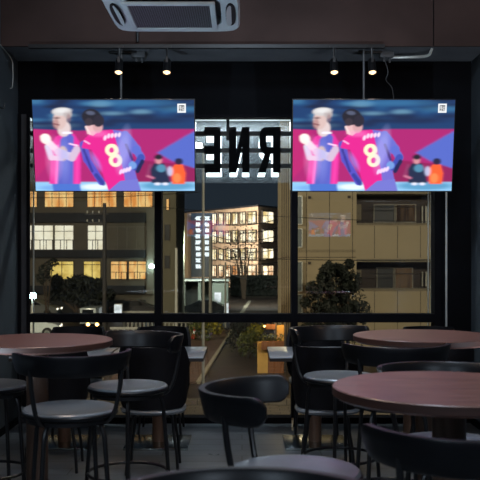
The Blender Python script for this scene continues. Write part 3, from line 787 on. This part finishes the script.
# ---- left lit building
M['render_grey'] = mat('grey brown render', srgb(98,92,80), 0.85, var=0.12, scale=0.6)
M['band_dark'] = mat('dark louvred balcony band', srgb(38,40,44), 0.8, var=0.2, scale=1)
M['w_orange'] = emis('orange curtain glow', srgb(255,214,140), 0.95, col2=srgb(232,150,74), scale=0.9, stretch=(2.2,1,0.5))
M['w_white'] = emis('white room glow', srgb(255,250,226), 1.0, col2=srgb(236,226,196), scale=0.8)
M['w_yellow'] = emis('yellow room glow', srgb(255,226,130), 0.9, col2=srgb(206,170,80), scale=1.0)
M['w_dark'] = mat('dark window pane', srgb(44,46,48), 0.5, var=0.3, scale=1.2, spec=0.3)
M['w_frame'] = mat('dark bronze window frame', srgb(52,44,36), 0.6)
M['w_frame_l'] = mat('pale window frame', srgb(120,116,104), 0.6)
def facade_window(bld, d, x0, x1, y0, y1, pane, nx=2, transom=None, fm=None, fw=0.9, origin=None, rail=False):
    """window set in a facade facing the viewer at depth d; pixel-measured size"""
    org = bld.location
    X0, X1 = (x0-CX)/F*d-org.x, (x1-CX)/F*d-org.x; Z1, Z0 = EYE+(CY-y0)/F*d-org.z, EYE+(CY-y1)/F*d-org.z
    Y = d-org.y
    f = fw/F*d*0.5
    def fr(bm):
        bx2(bm, X0-f, X0+f*0.2, Y-0.10, Y+0.02, Z0-f, Z1+f); bx2(bm, X1-f*0.2, X1+f, Y-0.10, Y+0.02, Z0-f, Z1+f)
        bx2(bm, X0, X1, Y-0.10, Y+0.02, Z1-f*0.2, Z1+f); bx2(bm, X0, X1, Y-0.10, Y+0.02, Z0-f, Z0+f*0.2)
        for i in range(1, nx):
            x = X0+(X1-X0)*i/nx; bx2(bm, x-f*0.5, x+f*0.5, Y-0.08, Y-0.02, Z0, Z1)
        if transom:
            z = Z1+(Z0-Z1)*transom; bx2(bm, X0, X1, Y-0.085, Y-0.015, z-f*0.5, z+f*0.5)
    w = one('window', fm or M['w_frame'], fr, bld)
    one('window_pane', pane, lambda bm: bx2(bm, X0, X1, Y-0.03, Y-0.02+0.01, Z0, Z1), w)
    if rail:
        def rl(bm):
            n = max(3, int((x1-x0)/5))
            bx2(bm, X0, X1, Y-0.30, Y-0.26, Z0+(Z1-Z0)*0.38, Z0+(Z1-Z0)*0.41)
            for i in range(n+1):
                x = X0+(X1-X0)*i/n; bx2(bm, x-0.03, x+0.03, Y-0.30, Y-0.26, Z0, Z0+(Z1-Z0)*0.4)
        one('railing', M['w_frame'], rl, w)
    return w
dl = 75.0; kl = dl/F
bl = thing('apartment_building', 'wide grey building at left with rows of lit orange, white and yellow windows', 'building', ((90-CX)*kl, dl, GROUND))
def X_(px): return (px-90)*kl
def Z_(py): return EYE+(CY-py)*kl-GROUND
one('wall', M['render_grey'], lambda bm: bx2(bm, X_(-40), X_(160.5), 0, 8, 0, Z_(95)), bl)
for y0, y1, xr in ((213,222.5,146),(250,257.5,146),(285.5,293.5,145)):
    one('balcony_band', M['band_dark'], lambda bm: bx2(bm, X_(-40), X_(xr), -0.5, 0, Z_(y1), Z_(y0)), bl, label='dark balcony band')
one('end_pier', M['render_grey'], lambda bm: bx2(bm, X_(147), X_(154), -0.35, 0, Z_(294), Z_(222)), bl)
for a, b, n in ((20,37,3),(45,73.5,4),(87.5,116.5,4),(124,152.5,4)):
    facade_window(bl, dl, a, b, 191.5, 207, M['w_orange'], n, 0.16)
for a, b, n in ((24,32,1),(34.5,53.2,2),(55,73.5,2),(88,103.5,2)):
    facade_window(bl, dl, a, b, 225.5, 249.5, M['w_white'], n, 0.24, M['w_frame_l'], 1.2, rail=True)
for a, b, n in ((50.5,73.5,2),(84,100.5,2),(111,127,2),(129,146,2)):
    facade_window(bl, dl, a, b, 261.5, 279, M['w_yellow'] if a < 105 else M['w_orange'], n, 0.18, None, 1.2, rail=a > 105)
facade_window(bl, dl, 108, 146, 227, 249, M['render_grey'], 4, None, M['w_frame_l'], 0.6)
M['gdark'] = mat('dark ground floor', srgb(40,40,38), 0.8)
one('ground_floor', M['gdark'], lambda bm: bx2(bm, X_(-40), X_(146), -0.2, 0, 0, Z_(300)), bl)
wl = at(151.6,266.5,74.2)
t = thing('wall_lamp', 'bright white lamp fixed to the right end of the left building', 'wall lamp', wl)
one('lamp_globe', M['lamp_cool'], lambda bm: lathe(bm, [(0,-0.16),(0.16,-0.13),(0.21,0),(0.16,0.13),(0,0.2)], 16), t)
one('bracket', M['black_metal'], lambda bm: bx(bm, (0,0.25,0), (0.08,0.5,0.08)), t)
t, H = pole('street_lamp', 'glaring white lamp low at the left window edge', 'street lamp', 32.6, 40, 296, 0.05)
one('lamp_head', M['lamp_cool'], lambda bm: lathe(bm, [(0,-0.13),(0.13,-0.11),(0.17,0),(0.13,0.11),(0,0.17)], 16, c=(0,0,H)), t)

# ---- olive building and narrow neighbour
M['olive'] = mat('olive render', srgb(96,92,76), 0.85, var=0.1, scale=0.5)
dm = 60.0
bo = thing('apartment_building', 'narrow olive grey building just right of the left window post', 'building', ((165-CX)/F*dm, dm, GROUND))
one('wall', M['olive'], lambda bm: bx2(bm, (158-165)/F*dm, (176-165)/F*dm, 0, 9, 0, (CY-120)/F*dm+5), bo)
facade_window(bo, dm, 166.5, 169, 199, 210, M['w_orange'], 1, None, M['w_frame'])
facade_window(bo, dm, 165, 169.5, 225, 240, M['w_dark'], 1, None, M['w_frame'])
facade_window(bo, dm, 165, 169.5, 256, 268, M['w_dark'], 1, None, M['w_frame'])
dn = 92.0
M['tan_brick'] = mat('tan facade', srgb(150,118,88), 0.85, var=0.2, scale=0.8)
bn = thing('office_building', 'slim tan building with dark windows left of the glowing characters', 'building', ((182-CX)/F*dn, dn, GROUND))
one('wall', M['tan_brick'], lambda bm: bx2(bm, (176-182)/F*dn, (188-182)/F*dn, 0, 7, 0, (CY-213)/F*dn+5), bn)
for y in (220,230,241,252,263): facade_window(bn, dn, 178.5, 182, y, y+7, M['w_dark'], 1)

# ---- bright timber building at the end of the street
M['timber'] = None
def mat_timber():
    m = mat('vertical timber cladding', srgb(190,164,138), 0.8, var=0.35, scale=2.2, stretch=(0.55,0.55,0.02))
    return m
M['timber'] = mat_timber()
M['w_shop'] = emis('bright shop glow', srgb(255,244,214), 1.9, col2=srgb(190,165,110), scale=0.55)
M['w_shop2'] = emis('bright ground floor glow', srgb(255,236,200), 2.2, col2=srgb(150,100,60), scale=0.6)
A = Vector(((186-CX)/F*150, 150)); B = Vector(((258-CX)/F*130, 130)); Cc = Vector(((277.5-CX)/F*136, 136)); BK = Vector((0.0, 165))
bt = thing('office_building', 'brightly lit timber-clad building at the end of the street', 'building', (B.x, B.y, GROUND))
ztop = EYE+(CY-206.5)/F*130-GROUND
def o2(p): return (p.x-B.x, p.y-B.y)
one('wall', M['timber'], lambda bm: prism(bm, [o2(A), o2(B), o2(Cc), (o2(Cc)[0]-1, 22), (o2(A)[0]+2, 24)], 'z', 0, ztop), bt)
one('roof', M['frame_grey'], lambda bm: prism(bm, [(o2(A)[0]-0.3,o2(A)[1]-0.2), (0,-0.5), (o2(Cc)[0]+0.3,o2(Cc)[1]-0.3), (o2(Cc)[0]-1, 22), (o2(A)[0]+2, 24)], 'z', ztop, ztop+0.25), bt)
def seg_hit(P, Q, px):
    s = (px-CX)/F   # x = s*y
    den = (Q.x-P.x)-s*(Q.y-P.y); t_ = (s*P.y-P.x)/den
    return P+(Q-P)*t_
def angled_window(P, Q, x0, x1, y0, y1, pane):
    a, b = seg_hit(P, Q, x0), seg_hit(P, Q, x1); dm_ = (a.y+b.y)/2
    z1, z0 = EYE+(CY-y0)/F*dm_-GROUND, EYE+(CY-y1)/F*dm_-GROUND
    dv = (b-a); L = dv.length; ang = math.atan2(dv.y, dv.x)
    cx, cy = (a.x+b.x)/2-B.x, (a.y+b.y)/2-B.y
    R = Matrix.Rotation(ang, 3, 'Z')
    def fr(bm):
        for c, s in (((-L/2,-.12,0),(.1,.3,z1-z0+.16)),((L/2,-.12,0),(.1,.3,z1-z0+.16)),((0,-.12,(z1-z0)/2),(L,.3,.14)),((0,-.12,-(z1-z0)/2),(L,.3,.14)),((0,-.16,0),(.1,.1,z1-z0))):
            bx(bm, Vector((cx,cy,(z0+z1)/2))+R @ Vector(c), s, rot=R)
    w = one('window', M['w_frame'], fr, bt)
    one('window_pane', pane, lambda bm: bx(bm, Vector((cx,cy,(z0+z1)/2))+R @ Vector((0,-.1,0)), (L,.06,z1-z0), rot=R), w)
cols_l = [(213,217.3),(219.8,224),(227,231.5),(233.5,238.8),(241,246.5),(249,257)]
rows = [(211.5,223.5),(230,242),(248.5,259.5),(265.5,277)]
for ri, (y0, y1) in enumerate(rows):
    for (a, b) in cols_l:
        off = (258-(a+b)/2)/72*4
        yy0 = y0+off*(0.9-ri*0.3); yy1 = y1+off*(0.7-ri*0.3)
        angled_window(A, B, a, b, yy0, yy1, M['w_shop'] if ri < 3 else M['w_shop2'])
    angled_window(B, Cc, 261.5, 272.5, y0, y1, M['w_shop'] if ri < 3 else M['w_shop2'])
# glowing vertical sign with two columns of characters
M['glyph'] = emis('glowing characters', srgb(235,248,255), 1.6)
vs_ = thing('vertical_sign', 'tall dark sign with two columns of glowing white characters', 'sign', ((203-CX)/F*88, 88, GROUND))
kz = 88/F
one('sign_panel', M['frame_grey'], lambda bm: bx2(bm, -12*kz, 9.5*kz, 0, 0.3, (CY-277)*kz+5, (CY-213)*kz+5), vs_)
rg = random.Random(2)
for col_x, y_end in ((-5.0,270),(4.0,255)):
    y = 216.5
    while y < y_end:
        h = 3.4
        def gl(bm):
            for q in (0,0.42,0.84):
                x0 = col_x-2.5+rg.uniform(-.6,.9); x1 = col_x+2.5+rg.uniform(-.9,.6)
                bx2(bm, x0*kz, x1*kz, -0.06, 0, (CY-y-h*q-0.9)*kz+5, (CY-y-h*q)*kz+5)
            for q in (-1.2,1.1):
                bx2(bm, (col_x+q-0.5)*kz, (col_x+q+0.5)*kz, -0.05, 0, (CY-y-h)*kz+5, (CY-y)*kz+5)
        one('character', M['glyph'], gl, vs_)
        y += 6.0
# small white roofed building, garage and hedge
M['pale_wall'] = mat('pale render', srgb(140,144,134), 0.8, var=0.12, scale=0.6)
M['lit_sign'] = emis('lit white sign face', srgb(235,240,245), 1.3, col2=srgb(170,180,180), scale=1.5)
dg = 76.0; kg = dg/F
gb = thing('garage_building', 'low pale flat-roofed building with dark open bays at the roadside', 'building', ((205-CX)*kg, dg, GROUND))
def gX(px): return (px-205)*kg
def gZ(py): return (CY-py)*kg+5
one('wall', M['pale_wall'], lambda bm: (bx2(bm, gX(198), gX(201), 0, 4, 0, gZ(281)), bx2(bm, gX(211), gX(228), 0, 4, 0, gZ(281)), bx2(bm, gX(183), gX(228), 4, 4.3, 0, gZ(281)), bx2(bm, gX(183), gX(185), 0, 4, 0, gZ(281))), gb)
one('roof', M['alu'], lambda bm: bx2(bm, gX(182), gX(229), -0.4, 4.4, gZ(281), gZ(279.3)), gb)
one('lit_opening', M['lit_sign'], lambda bm: bx2(bm, gX(214.5), gX(221), -0.05, 0, gZ(302), gZ(292.5)), gb, label='bright lit doorway')
one('inner_partition', M['gdark'], lambda bm: bx2(bm, gX(185), gX(198), 2.0, 2.2, 0, gZ(283)), gb)
tag(one('hedge', M['leaf_dark'], lambda bm: (bx2(bm, (230-CX)/F*108, (277.5-CX)/F*108, 108, 109.5, GROUND, GROUND+2.6, bevel=0.15), leaves(bm, [(((232+i*5-CX)/F*108,108,GROUND+1.4),(0.7,0.5,1.35)) for i in range(9)], 900, 0.2, random.Random(9)))), 'long dark hedge across the end of the road', 'hedge')
bush('bare_tree', 'leafless tree with dark twigs before the timber building', 'tree', ((244-CX)/F*100,100,GROUND), [(((x-244)/F*100,0,(CY-y)/F*100+5),(1.2,1,1.2)) for x,y in ((236,236),(246,228),(240,250),(252,246),(232,250),(246,262),(236,266))], 500, 0.14, M['gdark'], 0.11, 21)

# ---- right beige building with balconies
dr = 39.6; kr = dr/F
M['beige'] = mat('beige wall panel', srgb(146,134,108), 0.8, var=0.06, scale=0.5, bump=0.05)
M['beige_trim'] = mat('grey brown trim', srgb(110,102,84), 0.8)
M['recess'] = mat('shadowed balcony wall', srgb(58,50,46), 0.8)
M['blue_pane'] = mat('blue grey pane', srgb(96,104,106), 0.2, var=0.2, scale=0.8, spec=0.7)
M['curtain'] = emis('dim curtain glow', srgb(84,66,46), 0.7, col2=srgb(40,30,24), scale=1.2, stretch=(5,1,0.3))
br = thing('apartment_building', 'beige apartment block with two recessed balconies at the right', 'building', ((360-CX)*kr, dr, GROUND))
def rX(px): return (px-360)*kr
def rZ(py): return (CY-py)*kr+5
XE = 520
def rwall(bm):
    bx2(bm, rX(281), rX(356.5), 0, 3.5, 0, rZ(120))
    bx2(bm, rX(356.5), rX(XE), 0, 0.25, rZ(259), rZ(223.5))
    bx2(bm, rX(356.5), rX(XE), 0, 0.25, 0, rZ(289))
    bx2(bm, rX(356.5), rX(XE), 0, 0.25, rZ(192), rZ(120))
    bx2(bm, rX(433), rX(XE), 0, 1.4, 0, rZ(120))
    bx2(bm, rX(356.5), rX(XE), 1.5, 3.5, 0, rZ(120))
one('wall', M['beige'], rwall, br)
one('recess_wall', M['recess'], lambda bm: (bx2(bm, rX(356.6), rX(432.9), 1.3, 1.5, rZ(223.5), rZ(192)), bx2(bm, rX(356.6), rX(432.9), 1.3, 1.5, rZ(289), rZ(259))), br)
one('balcony_slab', M['beige_trim'], lambda bm: (bx2(bm, rX(356.6), rX(433), -0.04, 1.3, rZ(262), rZ(259)), bx2(bm, rX(356.6), rX(433), 0.25, 1.3, rZ(226), rZ(223.5)), bx2(bm, rX(356.6), rX(433), 0.25, 1.3, rZ(291), rZ(289)), bx2(bm, rX(356.6), rX(433), -0.02, 1.3, rZ(194), rZ(192))), br)
for y in (223.5,289): one('coping', M['beige_trim'], lambda bm: bx2(bm, rX(356.6), rX(433), -0.05, 0.3, rZ(y+1.4), rZ(y-0.4)), br)
def seams(bm):
    for px in (374.5,397.5,420.5,431.5):
        for y0, y1 in ((226,258),(291,365)): bx2(bm, rX(px)-0.012, rX(px)+0.012, -0.006, 0.0, rZ(y1), rZ(y0))
    for px in (306.5,329.5,352.5): bx2(bm, rX(px)-0.012, rX(px)+0.012, -0.006, 0.0, 0, rZ(120))
    for y in (250,251.6,): bx2(bm, rX(296), rX(356), -0.012, 0.0, rZ(y+0.35), rZ(y))
    bx2(bm, rX(281), rX(356), -0.008, 0.0, rZ(257.6), rZ(257.0))
    for i in range(5): bx2(bm, rX(282+i*2.1)-0.02, rX(282+i*2.1)+0.02, -0.012, 0.0, 0, rZ(120))
one('panel_seam', M['recess'], seams, br, label='dark joints between wall panels')
for px, py in ((309.5,197.5),(349,197),(309.5,263)):
    one('wall_vent', M['recess'], lambda bm: bx2(bm, rX(px-1.5), rX(px+1.5), -0.05, 0, rZ(py+1.3), rZ(py-1.3)), br)
for y0, y1 in ((196.5,224),(229,247),(262,291),(294.5,313)):
    facade_window(br, dr, 294, 301.8, y0, y1, M['blue_pane'], 1, None, M['alu'], 0.9)
dd = dr+1.25
for (x0, x1, y0, y1, p) in ((374,394,205,222,M['w_dark']),(396,415,205,222,M['curtain']),(377,393,268,288,M['w_dark']),(395,412,268,288,M['curtain'])):
    facade_window(br, dd, x0, x1, y0, y1, p, 1, None, M['w_frame_l'], 1.6)
for y0, y1 in ((199,222),(266,287)):
    one('partition', M['beige_trim'], lambda bm: (bx2(bm, rX(358.5), rX(364), 0.9, 0.95, rZ(y1-2 if y0<250 else y1-8), rZ(y0+4)),), br, label='balcony divider panel')
    one('drain_pipe', M['pole_grey'], lambda bm: (tube(bm, [(rX(430.5),0.9,rZ(y1)),(rX(430.5),0.9,rZ(y0+6))], 0.05), tube(bm, [(rX(427),1.0,rZ(y1)),(rX(427),1.0,rZ(y0+6))], 0.035)), br)
one('laundry_rail', M['black_metal'], lambda bm: (tube(bm, [(rX(370),0.4,rZ(206.5)),(rX(420),0.4,rZ(206.5))], 0.02), tube(bm, [(rX(370),0.4,rZ(274)),(rX(424),0.4,rZ(274))], 0.02)), br)

# ---- roadside things lit warm: planter wall, shelf
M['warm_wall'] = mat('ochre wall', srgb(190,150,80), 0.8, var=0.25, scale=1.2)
M['planter'] = mat('brown boards', srgb(130,84,52), 0.8, var=0.2, scale=3, stretch=(0.5,1,6))
M['lamp_warm'] = emis('warm lamp', srgb(255,190,100), 12.0)
d5 = 36.5; k5 = d5/F
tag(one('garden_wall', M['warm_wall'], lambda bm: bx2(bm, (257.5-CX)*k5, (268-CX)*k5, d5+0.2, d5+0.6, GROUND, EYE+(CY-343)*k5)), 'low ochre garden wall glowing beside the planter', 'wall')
t = thing('planter_box', 'brown boarded planter on the ochre garden wall', 'planter', ((273-CX)*k5, d5, GROUND))
one('box', M['planter'], lambda bm: bx2(bm, -11.5*k5, 11*k5, -0.15, 0.19, (CY-349.5)*k5+5, (CY-341)*k5+5, bevel=0.01), t)
one('board_base', M['planter'], lambda bm: bx2(bm, -4.6*k5, 11*k5, 0.2, 0.5, 0, (CY-349)*k5+5), t)
one('plant', M['leaf_green'], lambda bm: leaves(bm, [((x,0.0,(CY-338)*k5+5),(0.14,0.12,0.2)) for x in (-.35,-.1,.15,.35)], 260, 0.05, random.Random(4)), t, smooth=False)
t = thing('porch_frame', 'dark timber porch frame with warm lit board behind the planter', 'porch', ((276-CX)*k5, d5+0.9, GROUND))
kk = (d5+0.9)/F
one('post', M['frame_grey'], lambda bm: (bx2(bm, -1.3*kk, 1.3*kk, -0.05, 0.05, 0, (CY-318)*kk+5), bx2(bm, 9*kk, 10.5*kk, -0.05, 0.05, 0, (CY-318)*kk+5)), t)
one('lit_board', M['warm_wall'], lambda bm: bx2(bm, 1.6*kk, 8.8*kk, 0.06, 0.12, 0.3, (CY-325)*kk+5), t)
one('shelf', M['planter'], lambda bm: bx2(bm, -9*kk, 0, -0.12, 0.12, (CY-329)*kk+5, (CY-324)*kk+5), t)
t = thing('garden_lamp', 'small warm lamp shining beside the porch', 'lamp', ((264.5-CX)*kk, d5+0.7, GROUND))
one('post', M['black_metal'], lambda bm: tube(bm, [(0,0,0),(0,0,(CY-327)*kk+5)], 0.02), t)
one('lamp_globe', M['lamp_warm'], lambda bm: lathe(bm, [(0,-0.04),(0.035,-0.02),(0.045,0.01),(0.03,0.04),(0,0.05)], 12, c=(0,0,(CY-326)*kk+5)), t)

# ---- vehicles and street furniture at left
M['car_white'] = mat('white car paint', srgb(190,200,198), 0.25, spec=0.7, coat=0.5, var=0.05)
M['car_dark'] = mat('dark car paint', srgb(30,32,36), 0.25, spec=0.7, coat=0.5, var=0.05)
M['car_glass'] = mat('car glass', (0.01,0.012,0.014), 0.08, spec=0.8)
M['rubber'] = mat('tyre rubber', (0.01,0.01,0.01), 0.8)
M['tail'] = mat('tail lamp', srgb(120,20,16), 0.3)
M['head'] = emis('head lamp', srgb(250,240,215), 2.5)
def car(label, loc, rz, paint, van=False, s=1.0):
    t = thing('car' if not van else 'van', label, 'car' if not van else 'van', loc, rz, None); t.scale = (s,s,s)
    if van: prof = [(-2.2,0.3),(-2.2,1.75),(-2.05,1.95),(1.1,1.95),(1.75,1.15),(2.15,0.95),(2.25,0.7),(2.25,0.3)]
    else: prof = [(-2.1,0.32),(-2.15,0.75),(-2.0,0.92),(-1.55,0.97),(-1.0,1.38),(-0.3,1.46),(0.35,1.40),(1.0,0.98),(1.85,0.84),(2.1,0.66),(2.12,0.32)]
    def bd(bm):
        prism(bm, [(x,z) for x,z in prof], 'y', -0.85, 0.85)
        bmesh.ops.bevel(bm, geom=bm.edges[:], offset=0.06, segments=2, affect='EDGES')
    one('body', paint, bd, t)
    def gl(bm):
        if van: prism(bm, [(1.12,1.85),(1.66,1.2),(0.3,1.2),(0.3,1.82)], 'y', -0.865, 0.865)
        else: prism(bm, [(-1.25,1.0),(-0.9,1.32),(-0.3,1.4),(0.3,1.34),(0.8,1.0)], 'y', -0.865, 0.865)
    one('side_window', M['car_glass'], gl, t)
    for x in (-1.35,1.35):
        for y in (-0.8,0.8):
            w = one('wheel', M['rubber'], lambda bm: tube(bm, [(x,y-0.1,0.32),(x,y+0.1,0.32)], 0.32, 20), t)
            one('hubcap', M['steel'], lambda bm: tube(bm, [(x,y+(-0.11 if y<0 else 0.09),0.32),(x,y+(-0.09 if y<0 else 0.11),0.32)], 0.18, 14), w)
    for y in (-0.62,0.62):
        one('headlight', M['head'], lambda bm: bx(bm, (2.12,y,0.68), (0.06,0.26,0.14)), t)
        one('tail_light', M['tail'], lambda bm: bx(bm, (-2.15,y,0.8), (0.06,0.22,0.16)), t)
    return t
car('white car parked low at the left window edge', (gpt(26,337).x,gpt(26,337).y,GROUND), R_(8), M['car_white'])
car('dark car parked before the left building near its right end', (at(137,0,70).x,70,GROUND), R_(2), M['car_dark'])
car('dark car parked before the white doorway of the low garage building', (at(203,0,70).x,70,GROUND), R_(178), M['car_dark'])
car('grey car half in shade under the low spreading tree', (gpt(50,312).x,71,GROUND), R_(-4), mat('grey car paint', srgb(110,112,108), 0.3, var=0.05))
t = thing('van', 'white van facing the viewer beside the dark pole', 'van', (at(95,0,63).x,62,GROUND), 0)
one('body', M['car_white'], lambda bm: bx2(bm, -0.6,0.55,-1.8,1.8,0.25,1.35, bevel=0.08), t)
one('windscreen', M['car_glass'], lambda bm: bx2(bm, -0.42,0.36,-1.83,-1.78,0.85,1.25), t)
one('headlight', M['head'], lambda bm: (bx2(bm, -0.52,-0.30,-1.84,-1.79,0.45,0.68), bx2(bm, 0.25,0.47,-1.84,-1.79,0.45,0.68)), t)
for x in (-0.5,0.44):
    for y in (-1.1,1.1): one('wheel', M['rubber'], lambda bm: tube(bm, [(x-0.08,y,0.28),(x+0.08,y,0.28)], 0.28, 16), t)
# vending machine and upright lit sign
for px, d, w, y0, y1, lb in ((118,66,1.9,304,315,'glowing white vending machine beside the thin post at left'),(226.5,66,1.1,302.5,312,'narrow glowing vending machine beside the low garage building')):
    k = d/F; t = thing('vending_machine', lb, 'vending machine', ((px-CX)*k, d, GROUND)); hgt = (CY-y0)*k+5
    wd = (8 if px < 200 else 4.5)*k
    one('cabinet', M['car_white'], lambda bm: bx2(bm, -wd/2, wd/2, 0, 0.6, 0, hgt, bevel=0.02), t)
    one('lit_panel', M['lit_sign'], lambda bm: bx2(bm, -wd*0.45, wd*0.45, -0.03, 0.0, hgt*0.25, hgt*0.95), t)
def barrier(label, px0, px1, d, y, n=8):
    k = d/F; x0, x1 = (px0-CX)*k, (px1-CX)*k; h = (CY-y)*k+5
    t = thing('guard_rail', label, 'guard rail', ((x0+x1)/2, d, GROUND))
    L = (x1-x0)/2
    one('rail', M['pole_grey'], lambda bm: (bx2(bm, -L, L, -0.04, 0.04, h-0.14, h), bx2(bm, -L, L, -0.03, 0.03, h*0.5-0.05, h*0.5+0.05)), t)
    for i in range(n): one('post', M['pole_grey'], lambda bm: bx(bm, (-L+2*L*(i+0.5)/n,0.05,h/2-0.02), (0.08,0.06,h-0.04)), t)
barrier('pale guard rail beside the vending machine, left window', 122, 154, 58, 311)
barrier('pale guard rail along the far kerb, centre window', 163, 200, 57, 313, 9)
barrier('low grey rail under the transom in the left window', 110, 152, 50, 327, 8)
M['cone'] = mat('red cone', srgb(190,50,30), 0.6)
t = thing('traffic_cone', 'small red and white cone below the transom, left of the lamp pole', 'traffic cone', gpt(194.5,340))
one('cone_body', M['cone'], lambda bm: lathe(bm, [(0,0.8),(0.04,0.8),(0.2,0.03),(0.28,0.03),(0.28,0),(0,0)], 16), t)
one('reflective_band', M['car_white'], lambda bm: lathe(bm, [(0.10,0.55),(0.145,0.38),(0.155,0.38),(0.11,0.55),(0.10,0.55)], 16), t)
for px, lb in ((88,'left'),(97,'right')):
    t = thing('garden_lamp', 'small amber lamp on a short post under the left transom, %s of the pair' % lb, 'lamp', gpt(px,340))
    one('post', M['black_metal'], lambda bm: tube(bm, [(0,0,0),(0,0,0.82)], 0.03), t)
    one('lamp_globe', M['lamp_warm'], lambda bm: lathe(bm, [(0,0.82),(0.09,0.86),(0.11,0.93),(0.07,1.0),(0,1.02)], 12), t)

# ================================================================== LIGHTS
def area(name, loc, tgt, size, energy, col, sy=None):
    ld = bpy.data.lights.new(name, 'AREA'); ld.energy = energy; ld.color = col; ld.size = size
    if sy: ld.shape = 'RECTANGLE'; ld.size_y = sy
    o = bpy.data.objects.new(name, ld); COL.objects.link(o); o.location = loc
    o.rotation_euler = (Vector(tgt)-Vector(loc)).to_track_quat('-Z','Y').to_euler()
    return o
def point(name, loc, energy, col, r=0.1):
    ld = bpy.data.lights.new(name, 'POINT'); ld.energy = energy; ld.color = col; ld.shadow_soft_size = r
    o = bpy.data.objects.new(name, ld); COL.objects.link(o); o.location = loc; return o
# room: cool fill added without fixtures, from behind and overhead; warm lamps over tables
area('rear_fill', (-1.9,-2.2,3.6), (0.3,5,1.6), 0.7, 55, (0.66,0.82,1.0))  # pair of cool fills added to lift the whole room, no fixtures
area('rear_fill', (2.35,-2.2,3.6), (-0.3,5,1.6), 0.7, 55, (0.70,0.84,1.0))
area('cool_overhead_fill', (0.3,2.7,3.85), (0.3,3.2,0), 0.5, 34, (0.66,0.82,1.0))  # cool overhead fill added to brighten the stool seats
area('cool_overhead_fill', (0.0,5.3,3.85), (0,5.9,0), 0.5, 30, (0.66,0.82,1.0))  # cool overhead fill added to brighten window tables and floor
area('table_ceiling_lamp', (-1.0,3.9,3.75), (-1.0,4.3,0), 0.9, 20, (1,0.84,0.74))
area('table_ceiling_lamp', (1.0,2.6,3.75), (0.9,3.2,0), 0.9, 6, (1,0.82,0.74))
def fill_spot(name, loc, tgt, e, col, ang):  # unseen low spots added to brighten air conditioner, beam and soffit
    ld = bpy.data.lights.new(name, 'SPOT'); ld.energy = e; ld.color = col; ld.spot_size = math.radians(ang); ld.spot_blend = 0.8; ld.shadow_soft_size = 0.08
    o = bpy.data.objects.new(name, ld); COL.objects.link(o); o.location = loc; o.rotation_euler = (Vector(tgt)-Vector(loc)).to_track_quat('-Z','Y').to_euler()
fill_spot('fill_spot_left', (-1.9,3.5,0.5), (-0.5,5.7,3.1), 230, (0.62,0.82,1.0), 62)
fill_spot('fill_spot_right', (1.95,3.6,0.5), (1.0,7.3,3.25), 170, (0.72,0.85,1.0), 60)
point('pendant_warm_right', (1.9,3.9,2.75), 16, (1,0.55,0.25), 0.05)
point('pendant_warm_left', (-0.75,3.6,2.9), 9, (1,0.6,0.3), 0.05)
# street: lamps on the near side of the road
area('street_lamp_right', (9,16,7.5), (7,39.6,1.5), 1.5, 2300, (1,0.88,0.66))
area('street_lamp_left', (-16,30,9), (-14,75,1), 2.0, 5200, (1,0.88,0.66))
point('porch_light', ((262-CX)*kk, d5-0.1, GROUND+2.5), 50, (1,0.62,0.22), 0.1)
point('shrub_light', (gpt(214,330).x, 55, GROUND+2.6), 60, (1,0.85,0.35), 0.2)
area('timber_uplight', (-5,118,GROUND+9), (-4,140,2), 6, 10000, (1,0.90,0.76))
area('garage_light', (-4.5,68,GROUND+6), (-3.5,78,-2), 2, 1900, (0.85,1,0.9))
point('porch_board_fill', ((280-CX)*kk, d5+0.45, GROUND+2.0), 14, (1,0.6,0.22), 0.05)  # extra point added to brighten the porch board
area('far_road_fill', (2.2,84,3.5), (1.5,92,GROUND), 1.5, 1500, (0.95,1,0.92))  # fill added to brighten the far road, no lamp stands there
point('near_street_lamp', (1.5,31,2.6), 60, (1,0.80,0.5), 0.3)
area('sign_strip_light', (-0.1,8.43,zz(120.6,8.43)-0.02), (-0.1,8.62,2.2), 4.0, 45, (0.85,0.93,1.0), 0.05)

# night sky
w = bpy.data.worlds.new('night'); SC.world = w; w.use_nodes = True
n = w.node_tree.nodes; l = w.node_tree.links
bg = n['Background']
tc = n.new('ShaderNodeTexCoord'); sp = n.new('ShaderNodeSeparateXYZ'); rp = n.new('ShaderNodeValToRGB')
rp.color_ramp.elements[0].position = 0.0; rp.color_ramp.elements[0].color = (0.018,0.026,0.036,1)
rp.color_ramp.elements[1].position = 0.5; rp.color_ramp.elements[1].color = (0.006,0.010,0.018,1)
l.new(tc.outputs['Generated'], sp.inputs[0]); l.new(sp.outputs['Z'], rp.inputs[0]); l.new(rp.outputs[0], bg.inputs[0])
bg.inputs[1].default_value = 1.0

# ================================================================== CAMERA
cd = bpy.data.cameras.new('camera'); cam = bpy.data.objects.new('camera', cd); COL.objects.link(cam)
cam.location = (0,0,EYE); cam.rotation_euler = (PI/2,0,0)
cd.sensor_width = 36; cd.lens = F/480*36
cd.shift_x = (240-CX)/480; cd.shift_y = (CY-240)/480
cd.clip_end = 500
cd.dof.use_dof = True; cd.dof.focus_distance = 7.6; cd.dof.aperture_fstop = 7.0
SC.camera = cam
vs = SC.view_settings
vs.view_transform = 'Standard'; vs.look = 'None'; vs.exposure = 0.0; vs.gamma = 1.0; vs.use_curve_mapping = False
